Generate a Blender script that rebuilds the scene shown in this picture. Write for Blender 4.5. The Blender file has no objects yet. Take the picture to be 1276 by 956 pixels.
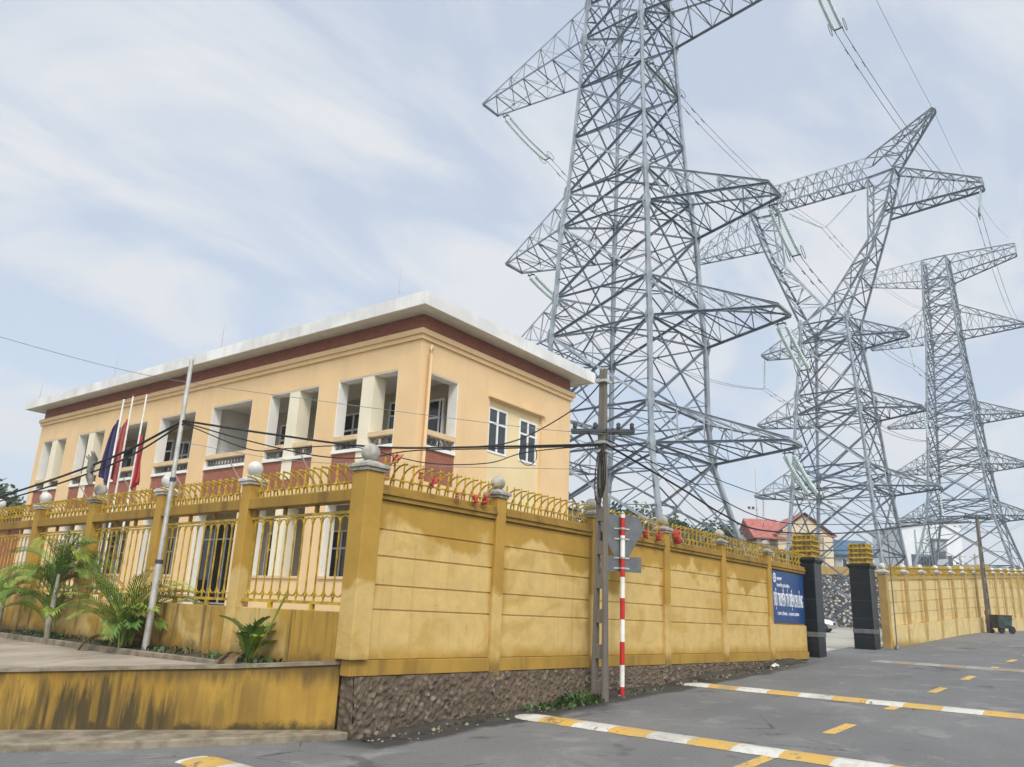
import bpy, math, random
from mathutils import Vector, Matrix
import bmesh
R = math.radians
PI = math.pi
random.seed(7)
SC = bpy.context.scene
COL = SC.collection
# ------------------------------------------------------------------ camera
cd = bpy.data.cameras.new('camera')
cam = bpy.data.objects.new('camera', cd)
COL.objects.link(cam)
rt, up, fw = Vector((.635, -.771, .043)), Vector((-.241, -.146, .959)), Vector((.734, .620, .279))
fw.normalize(); rt = (rt - fw * rt.dot(fw)).normalized(); up = rt.cross(fw)
m = Matrix((rt, up, -fw)).transposed().to_4x4()
EYE = Vector((0, 0, 1.9))
m.translation = EYE
cam.matrix_world = m
cd.sensor_width = 36; cd.lens = 36 * 986.5 / 1276
cd.clip_start = .1; cd.clip_end = 6000
SC.camera = cam
# ------------------------------------------------------------------ world, sun, exposure
SUN_DIR = Vector((-.50, -.62, .80)).normalized()
w = bpy.data.worlds.new('World'); SC.world = w; w.use_nodes = True
nt = w.node_tree; nt.nodes.clear()
def wn(t, **k):
    n = nt.nodes.new(t)
    for a, b in k.items(): setattr(n, a, b)
    return n
L = nt.links.new
out = wn('ShaderNodeOutputWorld'); bg = wn('ShaderNodeBackground'); bg.inputs[1].default_value = .1
sky = wn('ShaderNodeTexSky', sky_type='NISHITA', sun_disc=False)
sky.sun_elevation = math.asin(SUN_DIR.z); sky.sun_rotation = math.atan2(SUN_DIR.x, SUN_DIR.y)
sky.air_density = 1.0; sky.dust_density = 1.5
tc = wn('ShaderNodeTexCoord')
sep = wn('ShaderNodeSeparateXYZ'); L(tc.outputs['Generated'], sep.inputs[0])
def wm(op, a, b=None, clamp=False):
    n = wn('ShaderNodeMath', operation=op, use_clamp=clamp)
    for i, v in enumerate((a, b)):
        if v is None: continue
        if isinstance(v, (int, float)): n.inputs[i].default_value = v
        else: L(v, n.inputs[i])
    return n.outputs[0]
zz = wm('ADD', wm('MAXIMUM', sep.outputs[2], 0.0), .22)
cmb = wn('ShaderNodeCombineXYZ')
L(wm('DIVIDE', sep.outputs[0], zz), cmb.inputs[0]); L(wm('DIVIDE', sep.outputs[1], zz), cmb.inputs[1])
mp = wn('ShaderNodeMapping'); L(cmb.outputs[0], mp.inputs[0])
mp.inputs['Rotation'].default_value = (0, 0, R(12)); mp.inputs['Scale'].default_value = (.95, 1.65, 1)
nz = wn('ShaderNodeTexNoise'); L(mp.outputs[0], nz.inputs['Vector'])
nz.inputs['Scale'].default_value = 1.75; nz.inputs['Detail'].default_value = 8; nz.inputs['Roughness'].default_value = .54; nz.inputs['Distortion'].default_value = .55
cr = wn('ShaderNodeValToRGB'); L(nz.outputs['Fac'], cr.inputs[0])
cr.color_ramp.elements[0].position = .41; cr.color_ramp.elements[1].position = .585
cr.color_ramp.elements[0].color = (.30,) * 3 + (1,); cr.color_ramp.elements[1].color = (1,) * 3 + (1,)
# bright cloud round the veiled sun behind the camera, added unseen as fill light
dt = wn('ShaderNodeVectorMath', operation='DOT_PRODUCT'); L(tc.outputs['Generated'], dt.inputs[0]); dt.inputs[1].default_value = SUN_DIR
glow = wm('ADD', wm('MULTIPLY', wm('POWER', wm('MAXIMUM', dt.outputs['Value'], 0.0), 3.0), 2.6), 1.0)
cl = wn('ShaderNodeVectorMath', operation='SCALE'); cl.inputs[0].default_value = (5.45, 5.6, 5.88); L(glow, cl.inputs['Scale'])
blue = wn('ShaderNodeVectorMath', operation='SCALE'); L(sky.outputs[0], blue.inputs[0]); blue.inputs['Scale'].default_value = .4
bl2 = wn('ShaderNodeVectorMath', operation='ADD'); L(blue.outputs[0], bl2.inputs[0]); bl2.inputs[1].default_value = (2.65, 3.2, 3.95)
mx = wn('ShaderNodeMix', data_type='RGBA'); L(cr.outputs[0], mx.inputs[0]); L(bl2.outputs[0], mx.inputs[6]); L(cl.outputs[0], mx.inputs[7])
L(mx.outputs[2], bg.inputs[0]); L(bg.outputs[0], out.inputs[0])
sd = bpy.data.lights.new('sun', 'SUN'); sd.energy = 1.5; sd.angle = R(16); sd.color = (1, .95, .87)
so = bpy.data.objects.new('sun', sd); COL.objects.link(so)
so.rotation_euler = (-SUN_DIR).to_track_quat('-Z', 'Y').to_euler(); so.location = (0, 0, 60)
SC.view_settings.view_transform = 'Standard'; SC.view_settings.look = 'None'
SC.view_settings.exposure = .53; SC.view_settings.gamma = 1; SC.view_settings.use_curve_mapping = False
SC.cycles.use_denoising = True
SC.cycles.max_bounces = 6

# ------------------------------------------------------------------ material helpers
class Mat:
    def __init__(s, name, rough=.8, metal=0., spec=.35):
        s.m = bpy.data.materials.new(name); s.m.use_nodes = True; s.t = s.m.node_tree
        s.b = s.t.nodes['Principled BSDF']
        s.b.inputs['Roughness'].default_value = rough; s.b.inputs['Metallic'].default_value = metal
        s.b.inputs['Specular IOR Level'].default_value = spec
        s.tc = s.n('ShaderNodeTexCoord'); s.obj = s.tc.outputs['Object']
    def n(s, t, **k):
        n = s.t.nodes.new(t)
        for a, b in k.items(): setattr(n, a, b)
        return n
    def set(s, sock, v):
        if isinstance(v, (int, float)): sock.default_value = v
        elif isinstance(v, tuple): sock.default_value = v if len(v) == len(sock.default_value) else (*v, 1)
        else: s.t.links.new(v, sock)
    def math(s, op, a, b=0., clamp=False):
        n = s.n('ShaderNodeMath', operation=op, use_clamp=clamp); s.set(n.inputs[0], a); s.set(n.inputs[1], b); return n.outputs[0]
    def mapv(s, scale=(1, 1, 1), loc=(0, 0, 0), vec=None):
        n = s.n('ShaderNodeMapping'); s.set(n.inputs['Vector'], vec or s.obj); n.inputs['Scale'].default_value = scale; n.inputs['Location'].default_value = loc
        return n.outputs[0]
    def noise(s, scale, detail=4, rough=.55, vec=None, dist=0.):
        n = s.n('ShaderNodeTexNoise'); s.set(n.inputs['Vector'], vec or s.obj)
        n.inputs['Scale'].default_value = scale; n.inputs['Detail'].default_value = detail; n.inputs['Roughness'].default_value = rough; n.inputs['Distortion'].default_value = dist
        return n.outputs['Fac']
    def step(s, v, a, b):
        n = s.n('ShaderNodeMapRange', interpolation_type='SMOOTHSTEP'); s.set(n.inputs['Value'], v)
        n.inputs['From Min'].default_value = a; n.inputs['From Max'].default_value = b
        return n.outputs[0]
    def mix(s, f, a, b, mode='MIX'):
        n = s.n('ShaderNodeMix', data_type='RGBA', blend_type=mode); s.set(n.inputs[0], f); s.set(n.inputs[6], a); s.set(n.inputs[7], b); return n.outputs[2]
    def xyz(s, vec=None):
        n = s.n('ShaderNodeSeparateXYZ'); s.set(n.inputs[0], vec or s.obj); return n.outputs
    def rnd(s):
        return s.n('ShaderNodeObjectInfo').outputs['Random']
    def col(s, c): s.set(s.b.inputs['Base Color'], c); return s
    def bump(s, h, strength=.3, dist=.02):
        n = s.n('ShaderNodeBump'); n.inputs['Strength'].default_value = strength; n.inputs['Distance'].default_value = dist
        s.set(n.inputs['Height'], h); s.t.links.new(n.outputs[0], s.b.inputs['Normal']); return s

def sc(c, k): return tuple(min(1, x * k) for x in c)
def plain(name, c, rough=.7, metal=0., var=.18, scale=3., bump=.15, spec=.35):
    M = Mat(name, rough, metal, spec)
    n = M.noise(scale, 5); f = M.step(n, .3, .7)
    M.col(M.mix(f, sc(c, 1 - var), sc(c, 1 + var)))
    if bump: M.bump(M.noise(scale * 12, 3), bump, .01)
    return M.m
def streaked(name, c, stain, amount=.6, rough=.85, sx=5., bottom=None, top=None, bump=.2, pale=None, var=.1):
    """painted render with dirt running down it"""
    M = Mat(name, rough)
    z = M.xyz()[2]
    v = M.mapv((sx, sx, .35))
    st = M.step(M.noise(1.0, 5, .6, v, .3), .48, .72)
    big = M.step(M.noise(.9, 4), .35, .7)
    base = M.mix(big, sc(c, 1 - var * 1.4), sc(c, 1 + var))
    if pale:
        base = M.mix(M.step(M.noise(.8, 4, .5, M.mapv((1, 1, 1.3), (3, 1, 5)), .4), .46, .62), base, pale)
    f = M.math('MULTIPLY', st, amount)
    if bottom:
        k = M.step(M.math('ADD', z, M.math('MULTIPLY', M.noise(2.6, 6, .65), -bottom[1])), bottom[0] - bottom[1] * .5, -bottom[1] * .5)
        f = M.math('MAXIMUM', f, M.math('MULTIPLY', k, bottom[2]))
    if top:
        k = M.step(M.math('ADD', z, M.math('MULTIPLY', M.noise(1.6, 5, .6, M.mapv((2.5, 2.5, .4))), top[1])), top[0], top[0] + top[1])
        f = M.math('MAXIMUM', f, M.math('MULTIPLY', k, top[2]))
    M.col(M.mix(f, base, stain)); M.bump(M.noise(40, 4), bump, .006)
    return M.m

OCHRE = (.425, .255, .045); PALE = (.605, .425, .155)
def wall_paint(name, dark, pale, half, zlow, ztop):
    M = Mat(name, .85)
    o = M.xyz(); rn = M.math('MULTIPLY', M.rnd(), 40.)
    vec = M.n('ShaderNodeVectorMath', operation='ADD'); M.set(vec.inputs[0], M.obj)
    cb = M.n('ShaderNodeCombineXYZ'); M.set(cb.inputs[0], rn); M.set(cb.inputs[2], rn); M.t.links.new(cb.outputs[0], vec.inputs[1])
    V = vec.outputs[0]
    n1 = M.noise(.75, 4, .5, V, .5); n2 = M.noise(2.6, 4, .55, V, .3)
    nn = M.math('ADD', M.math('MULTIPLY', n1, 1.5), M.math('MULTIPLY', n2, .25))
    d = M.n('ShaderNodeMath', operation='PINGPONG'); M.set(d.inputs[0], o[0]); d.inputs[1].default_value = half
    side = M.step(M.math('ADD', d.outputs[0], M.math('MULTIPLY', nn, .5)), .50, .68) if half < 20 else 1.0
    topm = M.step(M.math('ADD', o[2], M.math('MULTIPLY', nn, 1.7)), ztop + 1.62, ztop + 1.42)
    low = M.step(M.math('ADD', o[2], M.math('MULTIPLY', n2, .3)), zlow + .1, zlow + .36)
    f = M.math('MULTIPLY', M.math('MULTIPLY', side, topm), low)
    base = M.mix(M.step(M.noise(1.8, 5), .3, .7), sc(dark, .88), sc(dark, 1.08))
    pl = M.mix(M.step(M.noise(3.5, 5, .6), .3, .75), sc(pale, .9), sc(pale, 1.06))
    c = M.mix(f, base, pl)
    drip = M.step(M.noise(1., 5, .6, M.mapv((7, 7, .3), vec=V)), .55, .8)
    c = M.mix(M.math('MULTIPLY', drip, .28), c, sc(dark, .55))
    mot = M.step(M.noise(.9, 5, .6, M.mapv((1, 1, 1.6), (7, 2, 3), V), .8), .5, .66)
    c = M.mix(M.math('MULTIPLY', mot, .5), c, sc(dark, .98))
    spot = M.step(M.noise(9, 5, .7, V), .60, .74); c = M.mix(M.math('MULTIPLY', spot, .4), c, sc(dark, .55))
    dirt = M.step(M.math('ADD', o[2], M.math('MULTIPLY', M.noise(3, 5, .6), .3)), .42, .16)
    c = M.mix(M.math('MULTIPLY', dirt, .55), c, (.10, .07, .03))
    M.col(c); M.bump(M.noise(45, 4), .2, .006)
    return M.m

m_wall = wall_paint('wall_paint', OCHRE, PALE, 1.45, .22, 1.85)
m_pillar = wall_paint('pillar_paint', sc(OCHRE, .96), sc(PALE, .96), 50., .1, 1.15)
m_fbase = streaked('fence_base_paint', sc(OCHRE, .95), (.085, .055, .02), .8, sx=6.5, bottom=(.3, .6, .8), pale=sc(PALE, .92))
m_coping = streaked('coping_paint', sc(OCHRE, .75), (.09, .055, .02), .6, sx=3)
def mould_paint():
    M = Mat('retaining_paint', .88)
    z = M.xyz()[2]; x = M.xyz()[0]
    base = M.mix(M.step(M.noise(1.1, 4), .35, .7), (.32, .185, .028), (.43, .265, .048))
    base = M.mix(M.math('MULTIPLY', M.step(M.noise(1, 5, .6, M.mapv((4, 4, .3))), .5, .7), .5), base, (.24, .135, .03))
    n1 = M.noise(1, 6, .7, M.mapv((3.6, 3.6, .45)), .5); n2 = M.noise(.55, 3, .5, M.mapv((1, 1, .2), (4, 2, 0)))
    low = M.step(M.math('ADD', z, M.math('MULTIPLY', n1, -2.0)), -.18, -.62)
    low = M.math('MULTIPLY', low, M.math('MULTIPLY', M.step(n2, .30, .46), M.step(x, 1.2, -.2)))
    top = M.math('MULTIPLY', M.step(M.math('ADD', M.math('ADD', z, M.math('MULTIPLY', x, -.06)), M.math('MULTIPLY', M.noise(1, 5, .65, M.mapv((5, 5, .5))), .7)), .95, 1.25), .7)
    foot = M.step(M.math('ADD', M.math('ADD', z, M.math('MULTIPLY', x, -.045)), M.math('MULTIPLY', M.noise(3.5, 6, .7), -.5)), .02, -.16)
    brk = M.math('ADD', M.math('MULTIPLY', M.step(M.noise(1, 6, .65, M.mapv((7, 7, .5), (2, 9, 1)), .3), .34, .56), .68), .32)
    low = M.math('MULTIPLY', low, brk)
    str_ = M.math('MULTIPLY', M.math('MULTIPLY', M.step(M.noise(1, 5, .6, M.mapv((5.5, 5.5, .16), (3, 3, 3))), .5, .64), M.step(x, 1.2, -.4)), .72)
    low = M.math('MAXIMUM', low, str_)
    f = M.math('MAXIMUM', M.math('MAXIMUM', M.math('MULTIPLY', low, .92), top), M.math('MULTIPLY', foot, .9))
    M.col(M.mix(f, base, (.042, .035, .018))); M.bump(M.noise(35, 5), .35, .008)
    return M.m
m_ret = mould_paint()
m_trim = streaked('trim_paint', sc(OCHRE, .9), (.12, .07, .02), .5, sx=3)
m_gold = plain('gold_paint', (.42, .275, .022), .5, .0, .35, 6, 0.1)
m_capw = plain('cap_white', (.56, .555, .51), .8, var=.2, scale=5)
m_capg = plain('cap_grey', (.36, .34, .29), .9, var=.3, scale=7)
m_bld = streaked('facade_paint', (.77, .545, .295), (.54, .38, .20), .2, sx=2.6, bump=.08, var=.03)
m_bldpale = plain('facade_cream', (.76, .62, .36), .85, var=.05, scale=1)
m_cream = plain('column_cream', (.78, .72, .55), .85, var=.05, scale=1)
m_white = plain('white_render', (.80, .79, .74), .85, var=.06, scale=1.2)
m_roof = streaked('roof_fascia', (.76, .76, .73), (.42, .41, .37), .25, sx=3, bump=.1)
m_soffit = plain('soffit', (.62, .60, .54), .9, var=.06)
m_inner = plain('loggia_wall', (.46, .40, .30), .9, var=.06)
m_rail = plain('handrail_beige', (.66, .50, .30), .8, var=.06)
m_iron = plain('wrought_iron', (.16, .15, .14), .5, .3)
m_frame = plain('white_frame', (.80, .82, .83), .4, var=.04, bump=0)
m_steel = plain('galvanised_steel', (.35, .39, .425), .55, .25, .2, 1.2, 0)
m_steeld = plain('dark_shaded_steel', (.17, .21, .255), .5, .4, .2, 1.2, 0)  # darker copy of the steel; on the pylons it paints in underside shade
m_conc = streaked('pole_concrete', (.175, .152, .125), (.07, .058, .045), .6, sx=8, bump=.4)
m_galv = plain('pole_galvanised', (.50, .49, .45), .45, .45, .2, 4)
m_cable = plain('cable_black', (.012, .012, .013), .6, bump=0)
m_cond = plain('conductor_grey', (.20, .22, .24), .5, .4, bump=0)
m_insul = plain('glass_green', (.56, .70, .67), .25, var=.12, bump=0, spec=.7)
m_iron2 = plain('fitting_dark', (.06, .065, .07), .6, .3, bump=0)
m_red = plain('red_paint', (.50, .025, .022), .5, var=.15)
m_wpaint = plain('white_paint', (.78, .77, .72), .55, var=.12)
m_signback = plain('sign_back', (.15, .158, .162), .5, .5, .15, 4)
m_blue = plain('sign_blue', (.008, .05, .17), .35, var=.12, scale=2, bump=0)
m_letter = plain('letter_white', (.80, .82, .84), .5, var=.03, bump=0)
m_lantern = plain('lantern_beige', (.30, .24, .12), .7, var=.25, scale=4)
m_rooftile = plain('roof_red', (.42, .135, .105), .7, var=.25, scale=2)
m_roofblue = plain('roof_blue', (.05, .13, .24), .5, var=.15)
m_hcream = plain('house_cream', (.72, .60, .40), .85, var=.08, scale=.6)
m_hgrey = plain('house_grey', (.42, .44, .46), .85, var=.08, scale=.6)
m_hall = plain('hall_white', (.74, .76, .77), .8, var=.06, scale=.4)
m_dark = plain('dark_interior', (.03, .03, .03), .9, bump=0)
m_wood = plain('brown_shutter', (.12, .07, .045), .7)
m_tyre = plain('tyre_rubber', (.02, .02, .02), .8, bump=0)
m_carpaint = plain('car_silver', (.50, .51, .52), .3, .6, .05, 1, 0)
m_cart = plain('cart_metal', (.055, .06, .06), .6, .3, .4, 4)
m_cartg = plain('cart_green', (.025, .06, .04), .6, .1, .4, 4)
m_navy = plain('flag_navy', (.055, .047, .13), .8, var=.2)
m_flagred = plain('flag_red', (.46, .045, .045), .8, var=.15)
m_flagpink = plain('flag_faded_red', (.50, .12, .11), .8, var=.2)
m_pen = plain('pennant_red', (.50, .07, .05), .7, var=.2)
m_peno = plain('pennant_orange', (.58, .20, .10), .7, var=.2)
m_rag = plain('rag_grey', (.20, .185, .165), .9, var=.3, scale=8)
m_slab = streaked('slab_concrete', (.36, .30, .23), (.16, .12, .08), .6, sx=1.2, bump=.3)
m_kerb = plain('kerb_concrete', (.22, .185, .13), .9, var=.35, scale=4, bump=.4)
m_paper = plain('litter_white', (.7, .7, .68), .8)
m_yardwall = plain('inner_wall_ochre', (.40, .265, .085), .85, var=.12)

def glass_mat(name, c):
    M = Mat(name, .08, 0, .6); M.col(M.mix(M.step(M.noise(.8, 2), .3, .7), sc(c, .7), sc(c, 1.3))); return M.m
m_glass = glass_mat('window_glass', (.035, .045, .05))
m_glassd = glass_mat('door_glass', (.014, .02, .026))

def brick_mat(name, c1, c2, mortar, scale, rot=False):
    M = Mat(name, .85)
    o = M.xyz(); cb = M.n('ShaderNodeCombineXYZ')
    M.set(cb.inputs[0], M.math('ADD', o[0], o[1])); M.set(cb.inputs[1], o[2])
    b = M.n('ShaderNodeTexBrick'); M.set(b.inputs['Vector'], cb.outputs[0])
    b.inputs['Scale'].default_value = scale; b.inputs['Mortar Size'].default_value = .012; b.inputs['Brick Width'].default_value = .5; b.inputs['Row Height'].default_value = .16
    b.inputs['Color1'].default_value = (*c1, 1); b.inputs['Color2'].default_value = (*c2, 1); b.inputs['Mortar'].default_value = (*mortar, 1)
    M.col(M.mix(M.step(M.noise(2.0, 4), .3, .7), b.outputs['Color'], sc(c1, .8)) if False else b.outputs['Color'])
    M.bump(b.outputs['Fac'], -.4, .01)
    return M.m
m_brick = brick_mat('red_brick', (.36, .135, .082), (.29, .105, .068), (.20, .105, .075), 2.2)
m_brickd = brick_mat('parapet_brick', (.35, .135, .085), (.28, .105, .07), (.18, .085, .06), 2.2)

def asphalt():
    M = Mat('asphalt', .88)
    big = M.step(M.noise(.22, 5, .6, None, .6), .35, .68)
    fine = M.noise(60, 3, .7)
    c = M.mix(big, (.125, .125, .124), (.170, .169, .164))
    tr = M.step(M.noise(.5, 3, .5, M.mapv((.12, 2.2, 1))), .45, .7)
    c = M.mix(M.math('MULTIPLY', tr, .35), c, (.10, .10, .101))
    c = M.mix(M.math('MULTIPLY', M.step(fine, .40, .72), .5), c, (.225, .222, .213))
    c = M.mix(M.math('MULTIPLY', M.step(M.noise(24, 4, .7), .52, .70), .45), c, (.065, .065, .065))
    c = M.mix(M.math('MULTIPLY', M.step(M.noise(1.1, 6, .72, M.mapv((1, 1, 1), (5, 1, 2)), .5), .52, .68), .62), c, (.25, .245, .232))
    c = M.mix(M.math('MULTIPLY', M.step(M.noise(.8, 4, .6, M.mapv((1, 1, 1), (1, 8, 2)), .3), .60, .68), .6), c, (.055, .055, .055))
    vor = M.n('ShaderNodeTexVoronoi', feature='DISTANCE_TO_EDGE'); M.set(vor.inputs['Vector'], M.mapv((.34, .3, 1), (1, 0, 0), None)); vor.inputs['Scale'].default_value = 1
    wob = M.math('ADD', vor.outputs['Distance'], M.math('MULTIPLY', M.noise(2.2, 6, .7), .05))
    ck = M.math('MULTIPLY', M.step(wob, .030, .024), M.step(M.noise(.5, 2), .5, .56))
    c = M.mix(M.math('MULTIPLY', ck, .7), c, (.035, .035, .035))
    dirt_shade = M.math('MULTIPLY', M.step(M.math('ADD', M.xyz()[1], M.math('MULTIPLY', M.noise(.9, 7, .68), .9)), 8.38, 8.62), M.math('MULTIPLY', M.step(M.xyz()[0], 6.9, 7.5), M.step(M.xyz()[0], 26, 19)))  # dirt along the wall foot, with the wall's contact shadow painted in
    c = M.mix(M.math('MULTIPLY', dirt_shade, .88), c, (.030, .029, .026))
    M.col(c); M.bump(fine, .5, .008)
    return M.m
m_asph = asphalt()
def hump_paint(name, fade=0.):
    M = Mat(name, .7)
    y = M.xyz()[1]
    t = M.math('FLOORED_MODULO', M.math('ADD', M.math('ADD', y, .775), M.math('MULTIPLY', M.noise(9, 3), .04)), 1.24)
    s = M.step(t, .615, .62)
    c = M.mix(s, (.60, .585, .53), (.56, .345, .075))
    c = M.mix(M.math('MULTIPLY', M.step(M.noise(4, 6, .7), .42, .72), .6), c, (.34, .30, .22))
    c = M.mix(M.math('MULTIPLY', M.step(M.noise(3.2, 7, .78, None, .8), .57, .64), .85), c, (.10, .098, .09))
    trk = M.step(M.noise(.6, 3, .5, M.mapv((.1, 1.6, 1))), .52, .66); c = M.mix(M.math('MULTIPLY', trk, .4), c, (.20, .185, .16))
    if fade: c = M.mix(M.math('ADD', M.math('MULTIPLY', M.noise(3, 5), .3), fade - .15), c, (.19, .185, .17))
    M.col(c); M.bump(M.noise(30, 4), .4, .008)
    return M.m
m_hump = hump_paint('hump_paint'); m_humpf = hump_paint('hump_paint_faded', .72)
def paint_yellow():
    M = Mat('line_yellow', .75)
    c = M.mix(M.step(M.noise(7, 6, .7), .5, .7), (.60, .38, .10), (.36, .26, .11))
    M.col(M.mix(M.step(M.noise(11, 7, .78), .54, .62), c, (.14, .135, .12))); return M.m
m_line = paint_yellow()
def rubble(name, stone, mortar, scale):
    M = Mat(name, .9)
    v = M.mapv((1, 1, 1.25))
    a = M.n('ShaderNodeTexVoronoi', feature='F1'); M.set(a.inputs['Vector'], v); a.inputs['Scale'].default_value = scale
    e = M.n('ShaderNodeTexVoronoi', feature='DISTANCE_TO_EDGE'); M.set(e.inputs['Vector'], v); e.inputs['Scale'].default_value = scale
    sx = M.n('ShaderNodeSeparateColor'); M.set(sx.inputs[0], a.outputs['Color'])
    c = M.mix(sx.outputs[0], sc(stone, .55), sc(stone, 1.5))
    c = M.mix(M.math('MULTIPLY', M.noise(14, 4), .5), c, sc(stone, .6))
    ed = M.math('ADD', e.outputs['Distance'], M.math('MULTIPLY', M.noise(9, 3), -.05))
    M.col(M.mix(M.step(ed, .0, .07), mortar, c))
    M.bump(M.math('ADD', M.step(ed, 0, .25), M.math('MULTIPLY', M.noise(12, 5), .4)), .9, .05)
    return M.m
def footing():
    M = Mat('footing_rubble', .95)
    v = M.mapv((1, 1, 1.3)); n = M.n('ShaderNodeTexVoronoi', feature='F1'); M.set(n.inputs['Vector'], M.mix(.12, v, M.noise(3, 4, .6, v)) if False else v); n.inputs['Scale'].default_value = 8
    q = M.n('ShaderNodeSeparateColor'); M.set(q.inputs[0], n.outputs['Color'])
    d = M.math('ADD', n.outputs['Distance'], M.math('MULTIPLY', M.noise(10, 5, .7), .55))
    c = M.mix(M.step(d, .85, .5), (.10, .075, .05), M.mix(q.outputs[0], (.12, .09, .06), (.27, .215, .155)))
    c = M.mix(M.math('MULTIPLY', M.step(M.noise(1.4, 5, .65), .42, .62), .7), c, (.15, .11, .075))
    c = M.mix(M.math('MULTIPLY', M.step(M.noise(1, 5, .6, M.mapv((5, 5, .5))), .55, .72), .5), c, (.055, .042, .03))
    M.col(c); M.bump(M.math('ADD', M.step(d, 1.0, .35), M.noise(18, 5, .7)), .9, .03); return M.m
m_rub = footing()
def pebble_wall():
    M = Mat('rubble_masonry', .9)
    a = M.n('ShaderNodeTexVoronoi', feature='F1'); M.set(a.inputs['Vector'], M.mapv((1, 1, 1.2))); a.inputs['Scale'].default_value = 2.9
    sx = M.n('ShaderNodeSeparateColor'); M.set(sx.inputs[0], a.outputs['Color'])
    st = M.mix(sx.outputs[0], (.16, .155, .14), (.50, .48, .43))
    d = M.math('ADD', a.outputs['Distance'], M.math('MULTIPLY', M.noise(5, 3), .25))
    f = M.step(d, .66, .52)
    M.col(M.mix(f, (.04, .04, .038), st)); M.bump(f, .8, .08); return M.m
m_rubb = pebble_wall()
m_soil = plain('soil', (.075, .055, .035), .95, var=.4, scale=2, bump=.5)
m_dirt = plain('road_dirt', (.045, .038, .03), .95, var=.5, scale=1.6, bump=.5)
m_ground = plain('ground_earth', (.12, .11, .07), .95, var=.3, scale=.2, bump=.3)
m_yard = plain('yard_concrete', (.44, .42, .36), .9, var=.12, scale=.5, bump=.2)
def granite():
    M = Mat('black_granite', .3, 0, .3)
    c = M.mix(M.step(M.noise(60, 3), .4, .7), (.004, .007, .010), (.010, .015, .02))
    z = M.xyz()[2]; t = M.math('FLOORED_MODULO', z, .6)
    c = M.mix(M.step(M.math('ABSOLUTE', M.math('ADD', t, -.3)), .292, .297), c, (.05, .05, .05))
    M.col(c); return M.m
m_gran = granite()
def leaf(name, a, b, tr=.25):
    M = Mat(name, .5, 0, .4)
    M.b.inputs['Transmission Weight'].default_value = 0
    n = M.noise(1.3, 3)
    M.col(M.mix(M.step(n, .32, .68), a, b))
    return M.m
m_palm = leaf('palm_leaf', (.13, .22, .025), (.32, .36, .05))
m_palmd = leaf('palm_leaf_dark', (.065, .15, .025), (.17, .26, .04))
m_palmy = leaf('palm_leaf_yellowing', (.24, .25, .04), (.38, .31, .06))
m_dead = leaf('palm_leaf_dry', (.16, .10, .045), (.24, .17, .08))
m_leaf = leaf('tree_leaf', (.030, .060, .024), (.065, .10, .035))
m_weed = leaf('weed_leaf', (.022, .055, .014), (.06, .105, .022))
m_bark = plain('bark', (.14, .10, .07), .95, var=.3, scale=5, bump=.5)
m_palmtrunk = plain('palm_trunk', (.36, .34, .26), .8, var=.25, scale=6, bump=.3)

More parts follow.
